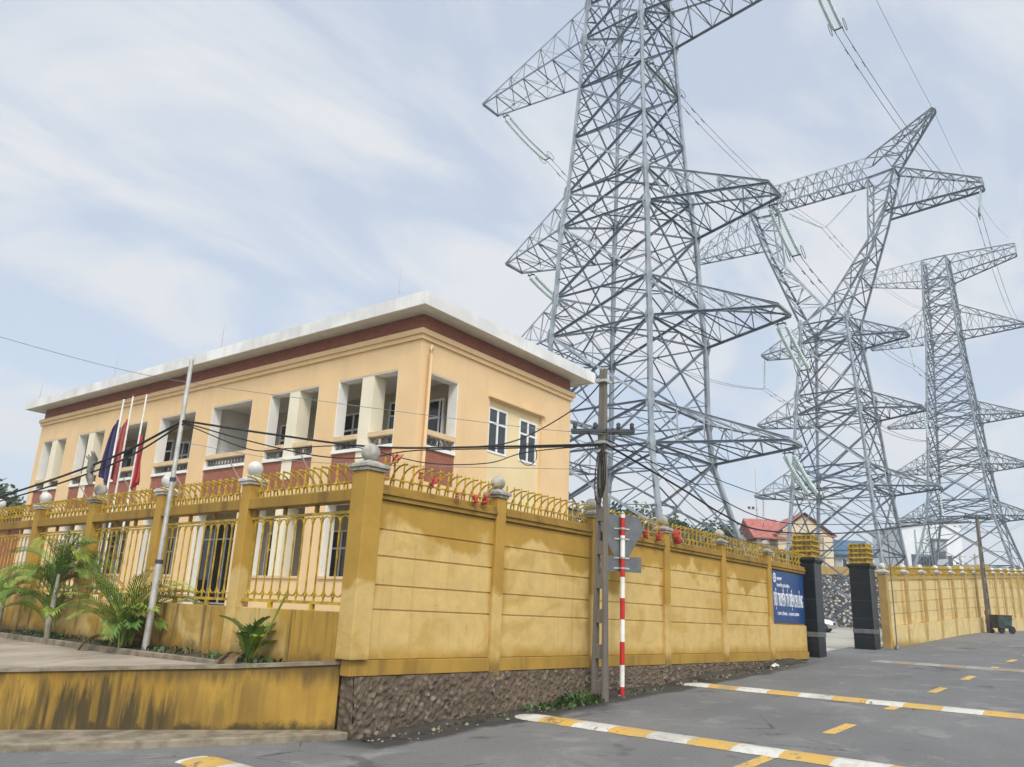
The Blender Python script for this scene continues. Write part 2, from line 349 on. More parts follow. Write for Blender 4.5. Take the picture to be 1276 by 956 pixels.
# ------------------------------------------------------------------ mesh builder
class MB:
    def __init__(s): s.v = []; s.f = []; s.mi = []; s.sm = []; s.cur = 0
    def add(s, vs, fs, smooth=False):
        k = len(s.v); s.v += [tuple(p) for p in vs]
        for f in fs:
            s.f.append(tuple(i + k for i in f)); s.mi.append(s.cur); s.sm.append(smooth)
    def box(s, x0, x1, y0, y1, z0, z1, xf=None):
        vs = [(x, y, z) for z in (z0, z1) for x, y in ((x0, y0), (x1, y0), (x1, y1), (x0, y1))]
        if xf: vs = [xf(*p) for p in vs]
        s.add(vs, [(3, 2, 1, 0), (4, 5, 6, 7), (0, 1, 5, 4), (1, 2, 6, 5), (2, 3, 7, 6), (3, 0, 4, 7)])
    def frustum(s, cx, cy, a0, b0, z0, a1, b1, z1):
        vs = [(cx + i * a, cy + j * b, z) for a, b, z in ((a0, b0, z0), (a1, b1, z1)) for i, j in ((-1, -1), (1, -1), (1, 1), (-1, 1))]
        s.add(vs, [(3, 2, 1, 0), (4, 5, 6, 7), (0, 1, 5, 4), (1, 2, 6, 5), (2, 3, 7, 6), (3, 0, 4, 7)])
    def angle(s, p, q, wd, t=None):
        """steel angle (L section) from p to q"""
        p = Vector(p); q = Vector(q); d = (q - p)
        if d.length < 1e-4: return
        d.normalize(); t = t or wd * .18
        ref = Vector((0, 0, 1)) if abs(d.z) < .9 else Vector((1, 0, 0))
        u = d.cross(ref).normalized(); v = d.cross(u)
        pr = [(0, 0), (wd, 0), (wd, t), (t, t), (t, wd), (0, wd)]; o = wd * .33
        vs = [P + u * (a - o) + v * (b - o) for P in (p, q) for a, b in pr]
        s.add(vs, [(i, (i + 1) % 6, 6 + (i + 1) % 6, 6 + i) for i in range(6)])
    def bar(s, p, q, wd, hd=None):
        p = Vector(p); q = Vector(q); d = q - p
        if d.length < 1e-5: return
        d.normalize(); hd = hd or wd
        ref = Vector((0, 0, 1)) if abs(d.z) < .9 else Vector((1, 0, 0))
        u = d.cross(ref).normalized() * wd / 2; v = d.cross(u).normalized() * hd / 2
        vs = [P + a * u + b * v for P in (p, q) for a, b in ((-1, -1), (1, -1), (1, 1), (-1, 1))]
        s.add(vs, [(3, 2, 1, 0), (4, 5, 6, 7), (0, 1, 5, 4), (1, 2, 6, 5), (2, 3, 7, 6), (3, 0, 4, 7)])
    def tube(s, pts, r, n=6, caps=True):
        pts = [Vector(p) for p in pts]; rs = r if isinstance(r, (list, tuple)) else [r] * len(pts)
        vs = []
        for i, p in enumerate(pts):
            d = (pts[min(i + 1, len(pts) - 1)] - pts[max(i - 1, 0)]).normalized()
            ref = Vector((0, 0, 1)) if abs(d.z) < .95 else Vector((1, 0, 0))
            u = d.cross(ref).normalized(); v = d.cross(u)
            vs += [p + (u * math.cos(2 * PI * k / n) + v * math.sin(2 * PI * k / n)) * rs[i] for k in range(n)]
        fs = [(i * n + k, i * n + (k + 1) % n, (i + 1) * n + (k + 1) % n, (i + 1) * n + k) for i in range(len(pts) - 1) for k in range(n)]
        s.add(vs, fs, n > 5)
        if caps and n > 2:
            s.add(vs[:n], [tuple(range(n))]); s.add(vs[-n:], [tuple(range(n))[::-1]])
    def lathe(s, prof, cx, cy, cz, n=16):
        vs = [(cx + r * math.cos(2 * PI * k / n), cy + r * math.sin(2 * PI * k / n), cz + z) for r, z in prof for k in range(n)]
        s.add(vs, [(i * n + k, i * n + (k + 1) % n, (i + 1) * n + (k + 1) % n, (i + 1) * n + k) for i in range(len(prof) - 1) for k in range(n)], True)
        s.add(vs[:n], [tuple(range(n))[::-1]]); s.add(vs[-n:], [tuple(range(n))])
    def ball(s, c, r, n=16):
        s.lathe([(max(.002, r * math.sin(a)), -r * math.cos(a)) for a in [PI * i / 10 for i in range(11)]], *c, n)
    def prism(s, poly, z0, z1):
        """poly: list of (x,y); z0,z1: numbers or lists"""
        n = len(poly); a = z0 if isinstance(z0, (list, tuple)) else [z0] * n; b = z1 if isinstance(z1, (list, tuple)) else [z1] * n
        vs = [(p[0], p[1], a[i]) for i, p in enumerate(poly)] + [(p[0], p[1], b[i]) for i, p in enumerate(poly)]
        s.add(vs, [tuple(range(n))[::-1], tuple(range(n, 2 * n))] + [(i, (i + 1) % n, n + (i + 1) % n, n + i) for i in range(n)])
    def build(s, name, mats, parent=None, bevel=0):
        me = bpy.data.meshes.new(name)
        off = wloc(parent)
        me.from_pydata([(a - off[0], b - off[1], c - off[2]) for a, b, c in s.v], [], s.f)
        for k in (mats if isinstance(mats, (list, tuple)) else [mats]): me.materials.append(k)
        me.polygons.foreach_set('material_index', s.mi); me.polygons.foreach_set('use_smooth', s.sm)
        me.update()
        o = bpy.data.objects.new(name, me); COL.objects.link(o)
        if parent: o.parent = parent
        if bevel:
            bv = o.modifiers.new('bevel', 'BEVEL'); bv.width = bevel; bv.segments = 2; bv.limit_method = 'ANGLE'
        return o
def wloc(o):
    v = Vector((0, 0, 0))
    while o: v = v + Vector(o.location); o = o.parent
    return v
def tag(o, label, cat, group=None, kind=None):
    if label: o['label'] = label
    if cat: o['category'] = cat
    if group: o['group'] = group
    if kind: o['kind'] = kind
    return o
def thing(name, label, cat, loc, group=None):
    o = bpy.data.objects.new(name, None); COL.objects.link(o); o.location = loc; o.empty_display_size = .3
    return tag(o, label, cat, group)
def struct(o, label=None, cat=None, kind='structure'):
    o['kind'] = kind
    if label: o['label'] = label; o['category'] = cat
    return o
def sag(p, q, s, n=14):
    p = Vector(p); q = Vector(q)
    return [p.lerp(q, i / n) - Vector((0, 0, 4 * s * (i / n) * (1 - i / n))) for i in range(n + 1)]

# ------------------------------------------------------------------ terrain
def rz(x):
    if x < 42: z = -.15 + .0477 * max(x, -25)
    else:
        t = min(1, (x - 42) / 20); z = 1.853 + (.0477 * 20) * (t - t * t / 2) * .8
    return z
def yz(x): return 1.15 + .0145 * max(0, min(x, 85) - 27)
def sheet(name, xs, ys, zf, mat, keep=None):
    b = MB(); vs = [(x, y, zf(x, y)) for x in xs for y in ys]; ny = len(ys)
    fs = [(i * ny + j, (i + 1) * ny + j, (i + 1) * ny + j + 1, i * ny + j + 1) for i in range(len(xs) - 1) for j in range(ny - 1)
          if keep is None or keep((xs[i] + xs[i + 1]) / 2, (ys[j] + ys[j + 1]) / 2)]
    b.add(vs, fs); return b.build(name, mat)
xs = [-640, -200, -60] + list(range(-30, 100, 5)) + [120, 200, 400, 640]
ys = [-640, -300, -100, -20, 0, 10, 30, 100, 300, 640]
struct(sheet('ground', xs, ys, lambda x, y: min(rz(x) - .25, .7), m_ground), 'brown earth ground stretching out beyond the road and the yard', 'ground')
xs = [-14] + list(range(-12, 130, 2)); ys = [-2, 0, 2, 4, 6, 8, 8.62, 9.4, 10, 12, 14, 16, 18, 21]
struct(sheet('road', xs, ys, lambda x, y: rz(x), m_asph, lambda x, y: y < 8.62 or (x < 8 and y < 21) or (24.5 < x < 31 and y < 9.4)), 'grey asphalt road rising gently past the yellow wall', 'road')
xs = [7.9, 12, 18, 25, 25.6, 26.5, 28, 29.3, 31, 40, 50, 60, 72, 85]; ys = [9.1, 9.4, 12, 20, 30, 40, 60]
struct(sheet('yard', xs, ys, lambda x, y: yz(x), m_yard), 'pale concrete yard seen through the gate opening', 'yard')
# dirt verge along the foot of the wall
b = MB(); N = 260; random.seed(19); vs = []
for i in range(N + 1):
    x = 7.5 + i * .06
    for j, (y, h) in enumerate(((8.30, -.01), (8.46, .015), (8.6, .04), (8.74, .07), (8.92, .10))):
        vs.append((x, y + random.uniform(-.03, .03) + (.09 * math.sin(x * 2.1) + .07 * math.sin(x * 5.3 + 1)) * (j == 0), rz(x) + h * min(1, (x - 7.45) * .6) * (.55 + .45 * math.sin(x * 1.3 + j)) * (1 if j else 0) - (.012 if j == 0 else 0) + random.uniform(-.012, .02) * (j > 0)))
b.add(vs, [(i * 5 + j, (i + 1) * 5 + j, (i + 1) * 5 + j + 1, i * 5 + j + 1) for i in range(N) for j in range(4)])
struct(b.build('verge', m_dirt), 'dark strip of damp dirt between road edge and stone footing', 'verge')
b = MB(); random.seed(23)
for k in range(170):
    x = 7.5 + 14 * random.random() ** 1.3; y = 8.62 - abs(random.gauss(0, .22)); r_ = random.choice((.012, .018, .018, .03, .045)); z = rz(x) + r_ * .4
    pts = [(x + r_ * random.uniform(.6, 1.2) * dx, y + r_ * random.uniform(.6, 1.2) * dy, z + r_ * random.uniform(.5, .9) * dz) for dx, dy, dz in ((1, 0, 0), (0, 1, 0), (-1, 0, 0), (0, -1, 0), (0, 0, 1), (0, 0, -1))]
    b.add(pts, [(0, 1, 4), (1, 2, 4), (2, 3, 4), (3, 0, 4), (1, 0, 5), (2, 1, 5), (3, 2, 5), (0, 3, 5)])
tag(b.build('gravel', m_kerb), 'loose stones and grit scattered in the dirt along the footing', 'gravel', kind='stuff')
# centre dashes
b = MB()
for k in range(-1, 14):
    x0 = 9.32 + 3.08 * k
    for j in range(4):
        a, c = x0 + j * .27, x0 + (j + 1) * .27
        b.add([(a, 4.18, rz(a) + .005), (c, 4.18, rz(c) + .005), (c, 4.36, rz(c) + .005), (a, 4.36, rz(a) + .005)], [(0, 1, 2, 3)])
struct(b.build('road_marking', m_line), 'worn yellow centre dashes painted along the asphalt', 'road marking')
# speed humps
for x0, ya, yb, lb in ((5.45, 9.25, .2, 'striped speed hump by the concrete kerb, cut off by the bottom edge'),
                       (10.52, 8.45, .1, 'white and yellow speed hump nearest the slotted pole, reaching the bottom right corner'),
                       (16.2, 8.5, .1, 'white and yellow striped speed hump crossing the road just past the red and white post'),
                       (24.9, 7.2, .1, 'faded pale striped hump across the road level with the gate')):
    b = MB(); n = 200; random.seed(int(x0 * 10)); prof = [(-.24, .003), (-.17, .035), (0, .05), (.17, .035), (.24, .003)]
    vs = []
    for i in range(n + 1):
        y = ya + (yb - ya) * i / n
        k = min(1, .35 + i * .1)
        wob = .012 * math.sin(i * .46) + .02 * random.uniform(-1, 1)
        for dx, h in prof: vs.append((x0 + dx * (.75 + .25 * k) + wob * (1 if abs(dx) > .2 else 0), y, rz(x0 + dx) + h * k + .002))
    b.add(vs, [(i * 5 + j, i * 5 + j + 1, (i + 1) * 5 + j + 1, (i + 1) * 5 + j) for i in range(n) for j in range(4)], True)
    tag(b.build('speed_hump', m_humpf if 'faded' in lb else m_hump), lb, 'speed hump', 'striped speed humps across the road')

# ------------------------------------------------------------------ platform at the left
RP = [(7.44, 9.15, 1.17), (6.51, 10.12, 1.07), (5.69, 10.98, 1.01), (4.34, 12.40, .90), (1.2, 15.7, .66)]
t = thing('retaining_wall', 'low ochre retaining wall with black mould streaks along the kerb', 'wall', (6, 11.5, .1))
b = MB(); nrm = Vector((.729, .684, 0))
for i in range(4):
    p, q = RP[i], RP[i + 1]
    b.prism([(p[0], p[1]), (p[0] + nrm.x * .22, p[1] + nrm.y * .22), (q[0] + nrm.x * .22, q[1] + nrm.y * .22), (q[0], q[1])], [rz(p[0]) - .3, rz(p[0]) - .3, rz(q[0]) - .3, rz(q[0]) - .3], [p[2] - .045, p[2] - .045, q[2] - .045, q[2] - .045])
b.build('wall_face', m_ret, t)
b = MB()
for i in range(4):
    p, q = RP[i], RP[i + 1]; o = nrm * -.03; e = nrm * .25
    b.prism([(p[0] + o.x, p[1] + o.y), (p[0] + e.x, p[1] + e.y), (q[0] + e.x, q[1] + e.y), (q[0] + o.x, q[1] + o.y)], [p[2] - .043, p[2] - .043, q[2] - .043, q[2] - .043], [p[2], p[2], q[2], q[2]])
b.build('wall_cap', m_kerb, t)
b = MB()
ap = [(7.46, 9.13), (6.51, 10.12), (5.69, 10.98), (4.34, 12.40), (1.2, 15.7), (.1, 14.1), (2.2, 12.6), (4.11, 11.2), (5.52, 10.1), (7.1, 9.02), (7.45, 8.86)]
b.prism(ap, [rz(x) - .2 for x, y in ap], [rz(x) + .09 for x, y in ap])
struct(b.build('kerb', m_kerb, None, .015), 'low concrete kerb apron in front of the stained retaining wall', 'kerb')
b = MB()
A = [(7.42, 9.3, 1.135), (6.6, 10.2, 1.045), (5.78, 11.07, .985), (4.45, 12.5, .875), (1.3, 15.9, .63)]; B = [(7.36, 9.45, 1.10), (6.84, 11.1, .97), (6.7, 14.5, .95), (6.7, 19.5, .95), (6.7, 30, .98)]
M_ = [tuple((a + c) / 2 for a, c in zip(p, q)) for p, q in zip(A, B)]
b.add(A + M_ + B, [(i, i + 1, 6 + i, 5 + i) for i in range(4)] + [(5 + i, 6 + i, 11 + i, 10 + i) for i in range(4)])
struct(b.build('platform', m_slab), 'stained concrete platform between the retaining wall and the planting bed', 'pavement')
b = MB(); b = MB(); K = [(7.27, 9.6), (6.84, 11.1), (6.72, 14.5), (6.70, 19.5), (6.68, 30)]
for i in range(4):
    p, q = K[i], K[i + 1]
    b.prism([p, (p[0] + .12, p[1]), (q[0] + .12, q[1]), q], .7, 1.045)
tag(b.build('planter_edge', m_kerb, None, .012), 'weathered concrete edging in front of the palms at the fence foot', 'edging')
b = MB(); b.add([(7.38, 9.5, 1.03), (7.45, 9.5, 1.06), (7.45, 32, 1.06), (6.8, 32, 1.0), (6.82, 14.5, 1.0), (6.94, 11.1, 1.01)], [(0, 1, 2, 3, 4, 5)])
struct(b.build('planting_bed', m_soil), 'strip of dark soil the palms grow in', 'planting bed')

# ------------------------------------------------------------------ compound wall along the road
def pillar(parent, x, y, hw, z0, z1, capmat, axis_mat=m_pillar, ballr=.125):
    b = MB(); b.box(x - hw, x + hw, y - hw, y + hw, z0, z1)
    p = b.build('pillar', axis_mat, parent, .012)
    b = MB(); b.box(x - hw - .03, x + hw + .03, y - hw - .03, y + hw + .03, z1 + .002, z1 + .05)
    b.box(x - hw - .06, x + hw + .06, y - hw - .06, y + hw + .06, z1 + .052, z1 + .10)
    b.frustum(x, y, hw + .05, hw + .05, z1 + .102, hw * .45, hw * .45, z1 + .17)
    b.build('cap', capmat, p, .008)
    b = MB(); b.ball((x, y, z1 + .16 + ballr * .9), ballr); b.build('ball', capmat, p)
    return p
def spikes(a0, a1, P, z, n, outv, h=.44, r=.0155, sides=5):
    """row of spear bars with curved anti-climb hooks; P(a) gives the point on the wall top"""
    b = MB()
    for i in range(n):
        a = a0 + (a1 - a0) * (i + .5) / n
        p = Vector(P(a)); p.z = z(a)
        b.tube([p, p + Vector((0, 0, h * .92)), p + Vector((0, 0, h))], [r, r, .002], sides, False)
        b.tube([p + Vector((0, 0, h * .2)), p + Vector((0, 0, h * .27)), p + Vector((0, 0, h * .34))], [r, r * 2.1, r], sides, False)
        pts = []
        for k in range(8):
            t = k / 7 * 1.75
            pts.append(p + outv * (-.07 + .30 * (1 - math.cos(t))) + Vector((0, 0, .03 + .31 * math.sin(t))))
        b.tube(pts, r * .95, sides, False)
    for dz in (.015, .13):
        q0 = Vector(P(a0)); q0.z = z(a0) + dz; q1 = Vector(P(a1)); q1.z = z(a1) + dz
        b.bar(q0, q1, .022, .022)
    return b
WX = [7.5 + 2.9 * k for k in range(6)]            # pillar positions, x
t = thing('compound_wall', 'long ochre boundary wall beside the road with grooved panels, pillars and curved gold spikes', 'wall', (7.5, 9.0, 1.0))
for k, x in enumerate(WX):
    hw = .165 if k == 0 else .12
    pillar(t, x, 9.0, hw, 1.2 if k == 0 else .9, 3.80, m_capg, ballr=.14 if k == 0 else .125)
WE = WX + [24.72]
for k in range(6):
    x0 = WE[k] + (.165 if k == 0 else .12); x1 = WE[k + 1] - (.12 if k < 5 else 0)
    b = MB()
    gro = [1.2, 1.87, 2.21, 2.62, 3.0, 3.43]
    if k < 5:
        for g0, g1 in zip(gro, gro[1:]): b.box(x0, x1, 8.94, 9.06, g0 + (.012 if g0 > 1.3 else 0), g1 - .012)
        b.box(x0, x1, 8.96, 9.04, 1.2, 3.43)
    else:
        b.box(x0, x1, 8.94, 9.06, 1.2, 1.93); b.box(x0, x1, 9.0, 9.08, 1.93, 3.43)
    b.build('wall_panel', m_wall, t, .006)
    b = MB(); b.box(x0, x1, 8.89, 9.11, 3.432, 3.50); b.box(x0, x1, 8.86, 9.14, 3.502, 3.56); b.box(x0, x1, 8.89, 9.11, 3.562, 3.64)
    b.build('coping', m_coping, t, .008)
    n = 13 if k < 5 else 10
    spikes(x0 + .03, x1 - .03, lambda a: (a, 9.0, 0), lambda a: 3.64, n, Vector((0, -1, 0))).build('spike_rail', m_gold, t)
b = MB(); b.box(7.40, 24.72, 8.90, 9.10, .985, 1.194); b.build('base_band', m_trim, t, .01)
b = MB()                                          # rough stone footing, battered outwards
N = 420; rows = 16; random.seed(3); vs = []
for i in range(N + 1):
    x = 7.46 + (24.6 - 7.46) * i / N
    g = rz(x) - .04; top = .98
    for j in range(rows):
        f = j / (rows - 1); z = g + (top - g) * f
        y = 8.78 + .10 * f + random.uniform(-.022, .022) * (1 if j < rows - 1 else .2) + .02 * math.sin(x * 7 + z * 3)
        vs.append((x + random.uniform(-.012, .012) if 0 < i < N else x, min(y, 8.9), z))
b.add(vs, [(i * rows + j, (i + 1) * rows + j, (i + 1) * rows + j + 1, i * rows + j + 1) for i in range(N) for j in range(rows - 1)])
sx = [(7.46, 8.78, rz(7.4) - .05), (7.46, 8.88, .98), (7.46, 9.12, .98), (7.46, 9.12, .1)]
b.add(sx, [(0, 1, 2, 3)])
b.build('stone_footing', m_rub, t)

# sign bay panel: blue sign with lettering
t = thing('gate_sign', 'blue company sign with white lettering mounted on the wall left of the gate', 'sign', (22.2, 8.98, 1.98))
b = MB(); b.box(22.2, 24.64, 8.94, 8.985, 1.98, 3.40); b.build('board', m_blue, t, .004)
def text(body, size, x, z, sx, parent, name='lettering', y=8.936, mat=m_letter, ext=.003):
    c = bpy.data.curves.new('txt', 'FONT'); c.body = body; c.size = size; c.extrude = ext; c.offset = .012 * size
    o = bpy.data.objects.new('txt', c); COL.objects.link(o)
    dg = bpy.context.evaluated_depsgraph_get(); dg.update()
    me = bpy.data.meshes.new_from_object(o.evaluated_get(dg))
    bpy.data.objects.remove(o)
    xsz = [v.co.x for v in me.vertices]; wd = (max(xsz) - min(xsz)) or 1; k = sx / wd; x_ = min(xsz)
    off = wloc(parent)
    for v in me.vertices:
        a, bb, cc = v.co; v.co = ((a - x_) * k + x - off.x, y - cc - off.y, z + bb - off.z)
    me.materials.clear(); me.materials.append(mat)
    n = bpy.data.objects.new(name, me); COL.objects.link(n); n.parent = parent
    return n
text('ĐỘI TRUYỀN TẢI ĐIỆN CHI LĂNG', .50, 22.32, 2.44, 2.2, t)
text('EVNNPT', .12, 22.60, 3.14, .36, t)
text('TRUYỀN TẢI ĐIỆN', .11, 22.55, 2.96, .95, t)
text('CHI LĂNG - LẠNG SƠN', .11, 22.55, 2.19, 1.6, t)
b = MB(); n = 24; cxx, czz = 22.42, 3.2
ring = [(cxx + r * .8 * math.cos(2 * PI * i / n), 8.932, czz + r * math.sin(2 * PI * i / n)) for r in (.135, .085) for i in range(n)]
b.add(ring, [(i, (i + 1) % n, n + (i + 1) % n, n + i) for i in range(n)])
st = []
for i in range(8):
    r = .11 if i % 2 == 0 else .028; st.append((cxx + r * .75 * math.sin(PI * i / 4), 8.930, czz + r * math.cos(PI * i / 4)))
b.add(st, [tuple(range(8))]); b.build('emblem', m_letter, t)

# ------------------------------------------------------------------ left fence (railings on a base wall), running away from the corner
FY = [9.05 + 2.94 * k for k in range(9)]
t = thing('railing_fence', 'ochre fence with gold railings and stained base wall behind the palms', 'fence', (7.5, 9.3, 1.0))
for k, y in enumerate(FY):
    if k == 0: continue
    pillar(t, 7.5, y, .125, .9, 3.80, m_capw if k in (1, 2, 4, 5, 7) else m_capg, ballr=.135)
for k in range(8):
    y0 = FY[k] + (.165 if k == 0 else .125); y1 = FY[k + 1] - .125
    b = MB(); b.box(7.41, 7.59, y0, y1, .7, 1.82); b.build('base_wall', m_fbase, t, .01)
    b = MB(); b.box(7.38, 7.62, y0, y1, 3.38, 3.55)
    for f in (.02, .35, .66, .98): b.box(7.47, 7.53, y0 + (y1 - y0) * f - .03, y0 + (y1 - y0) * f + .03, 3.26, 3.378)
    b.build('beam', m_coping, t, .01)
    spikes(y0 + .03, y1 - .03, lambda a: (7.5, a, 0), lambda a: 3.555, 13, Vector((-1, 0, 0))).build('spike_rail', m_gold, t)
    b = MB(); n = 12
    b.bar((7.5, y0, 3.235), (7.5, y1, 3.235), .04, .04); b.bar((7.5, y0, 1.93), (7.5, y1, 1.93), .045, .045)
    for f in (.3, .7): b.box(7.47, 7.53, y0 + (y1 - y0) * f - .03, y0 + (y1 - y0) * f + .03, 1.822, 1.91)
    dy = (y1 - y0) / n
    for i in range(n):
        y = y0 + (i + .5) * dy
        b.bar((7.5, y, 1.95), (7.5, y, 3.2), .02, .02)
        if i < n - 1:
            for zc, sgn in ((3.08, 1), (2.13, -1)):
                arc = [(7.5, y + dy / 2 - dy / 2 * math.cos(PI * q / 6), zc + sgn * .11 * math.sin(PI * q / 6)) for q in range(7)]
                for u, v in zip(arc, arc[1:]): b.bar(u, v, .018, .018)
        for zc, sg in ((2.02, 1), (3.12, -1)):
            b.tube([(7.5, y, zc - .05), (7.5, y, zc), (7.5, y, zc + .05)], [.008, .026, .008], 5, False)
    b.build('railing', m_gold, t)

# ------------------------------------------------------------------ gate posts
for x, y, z0, lb in ((25.2, 9.0, .9, 'black granite gate post with gold tiered lantern, beside the blue sign'),
                     (29.75, 8.7, 1.05, 'black granite gate post with gold tiered lantern, at the start of the far wall')):
    t = thing('gate_post', lb, 'gate post', (x, y, z0), 'granite gate posts')
    b = MB(); b.box(x - .32, x + .32, y - .34, y + .34, z0, z0 + 2.88); b.build('shaft', m_gran, t, .012)
    b = MB(); b.box(x - .335, x + .335, y - .355, y + .355, z0 + .72, z0 + .86); b.build('plinth_band', m_signback, t, .008)
    b = MB(); b.frustum(x, y, .33, .35, z0 + 2.882, .38, .40, z0 + 2.96); b.box(x - .38, x + .38, y - .4, y + .4, z0 + 2.962, z0 + 3.03)
    b.build('cap', m_gran, t, .006)
    b = MB(); b.box(x - .25, x + .25, y - .25, y + .25, z0 + 3.032, z0 + 3.72)
    la = b.build('lantern', m_lantern, t)
    b = MB()
    for k in range(5):
        z = z0 + 3.06 + k * .16; e = .345 if k < 4 else .30
        b.box(x - e, x + e, y - e, y - e + .05, z, z + .045); b.box(x - e, x + e, y + e - .05, y + e, z, z + .045)
        b.box(x - e, x - e + .05, y - e + .05, y + e - .05, z, z + .045); b.box(x + e - .05, x + e, y - e + .05, y + e - .05, z, z + .045)
    for i in range(5):
        f = -.28 + .56 * i / 4
        for q in ((x + f, y - .3), (x + f, y + .3), (x - .3, y + f), (x + .3, y + f)): b.box(q[0] - .012, q[0] + .012, q[1] - .012, q[1] + .012, z0 + 3.035, z0 + 3.7)
    b.build('lantern_rail', m_gold, la)

# ------------------------------------------------------------------ far wall beyond the gate
t = thing('far_wall', 'pale yellow boundary wall past the gate with many narrow bays', 'wall', (30.2, 8.3, 1.3))
n = 13; X2 = [30.75 + 2.68 * k for k in range(n)]
cz = lambda x: 3.72 + .062 * (x - 32.3)
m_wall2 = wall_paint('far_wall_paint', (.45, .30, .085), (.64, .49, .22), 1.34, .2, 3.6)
for k, x in enumerate(X2):
    p0 = rz(x) - .1
    pillar(t, x, 8.3, .14, p0, cz(x) + .2, m_capw, m_yardwall, .12)
    if k == n - 1: break
    x0, x1 = x + .14, X2[k + 1] - .14; b = MB()
    H = lambda x, f: rz(x) + .72 + (cz(x) - rz(x) - .72) * f
    for j in range(4):
        f0, f1 = j / 4, (j + 1) / 4
        b.prism([(x0, 8.24), (x1, 8.24), (x1, 8.36), (x0, 8.36)], [H(x0, f0) + .012, H(x1, f0) + .012, H(x1, f0) + .012, H(x0, f0) + .012], [H(x0, f1) - .012, H(x1, f1) - .012, H(x1, f1) - .012, H(x0, f1) - .012])
    b.prism([(x0, 8.262), (x1, 8.262), (x1, 8.338), (x0, 8.338)], [H(x0, 0)] * 4, [H(x0, 1) - .05] * 4)
    b.prism([(x0 - .14, 8.12), (x1 + .14, 8.12), (x1 + .14, 8.4), (x0 - .14, 8.4)], [rz(x) - .15] * 4, [H(x0, 0), H(x1, 0), H(x1, 0), H(x0, 0)])
    b.build('wall_panel', m_wall2, t)
    b = MB(); b.prism([(x0, 8.2), (x1, 8.2), (x1, 8.4), (x0, 8.4)], [cz(x0), cz(x1), cz(x1), cz(x0)], [cz(x0) + .1, cz(x1) + .1, cz(x1) + .1, cz(x0) + .1]); b.build('coping', m_yardwall, t)
    spikes(x0 + .03, x1 - .03, lambda a: (a, 8.3, 0), lambda a: cz(a) + .1, 11, Vector((0, -1, 0)), .46, .013, 4).build('spike_rail', m_gold, t)
t = thing('inner_wall', 'plain orange ochre wall top showing behind the far wall at the right edge', 'wall', (60, 12, 2))
b = MB(); b.prism([(42, 11.0), (90, 14.5), (90, 14.8), (42, 11.3)], 1.2, [4.75, 8.5, 8.5, 4.75]); b.build('wall_face', m_yardwall, t)

# ------------------------------------------------------------------ two-storey building
c_ = Vector((.99914, .0413, 0)); l_ = Vector((-.0413, .99914, 0)); P0 = Vector((13.34, 14.39, 0))
def bx(u, v, z): p = P0 + c_ * u + l_ * v; return (p.x, p.y, z)
BL, BW = 22.1, 7.07
T = thing('office_building', 'two storey peach office building with white roof slab and open loggias', 'building', bx(0, 0, 1.2))
def bbox(name, mat, *boxes, parent=None, bevel=0):
    for q in boxes:                                # every block an object of its own
        b = MB(); b.box(*q, xf=bx); o = b.build(name, mat, parent or T, bevel)
    return o
def facade(a0, a1, z0, z1, ops):
    """wall rectangle minus openings -> list of rectangles"""
    A = sorted({a0, a1, *[o[0] for o in ops], *[o[1] for o in ops]}); out = []
    for p, q in zip(A, A[1:]):
        hs = sorted([(o[2], o[3]) for o in ops if o[0] <= p + 1e-6 and o[1] >= q - 1e-6]); z = z0
        for h0, h1 in hs:
            if h0 > z: out.append((p, q, z, h0))
            z = h1
        if z < z1: out.append((p, q, z, z1))
    return out
BAYS = [(.77, 3.12), (3.95, 6.22), (7.12, 9.3), (10.25, 12.45), (13.32, 15.75), (16.4, 18.5), (19.53, 21.65)]
F2, F1, OT2, OT1 = 5.3, 1.75, 7.95, 4.55
ops = []
for i, (a, e) in enumerate(BAYS):
    ops += [(a, e, 1.75 if i == 2 else 2.55, OT1), (a, e, 5.0, OT2)]
b = MB()
for p, q, z0, z1 in facade(0, BL, 1.0, 8.66, ops): b.box(0, .3, p, q, z0, z1, xf=bx)
b.build('wall', m_bld, T)
b = MB()
ops = [(.42, 1.55, 5.0, 7.86), (.42, 1.55, 2.55, OT1), (2.9, 5.5, 1.25, 7.78)]
for p, q, z0, z1 in facade(.3, BW, 1.0, 8.66, ops): b.box(p, q, 0, .3, z0, z1, xf=bx)
b.build('wall', m_bld, T)
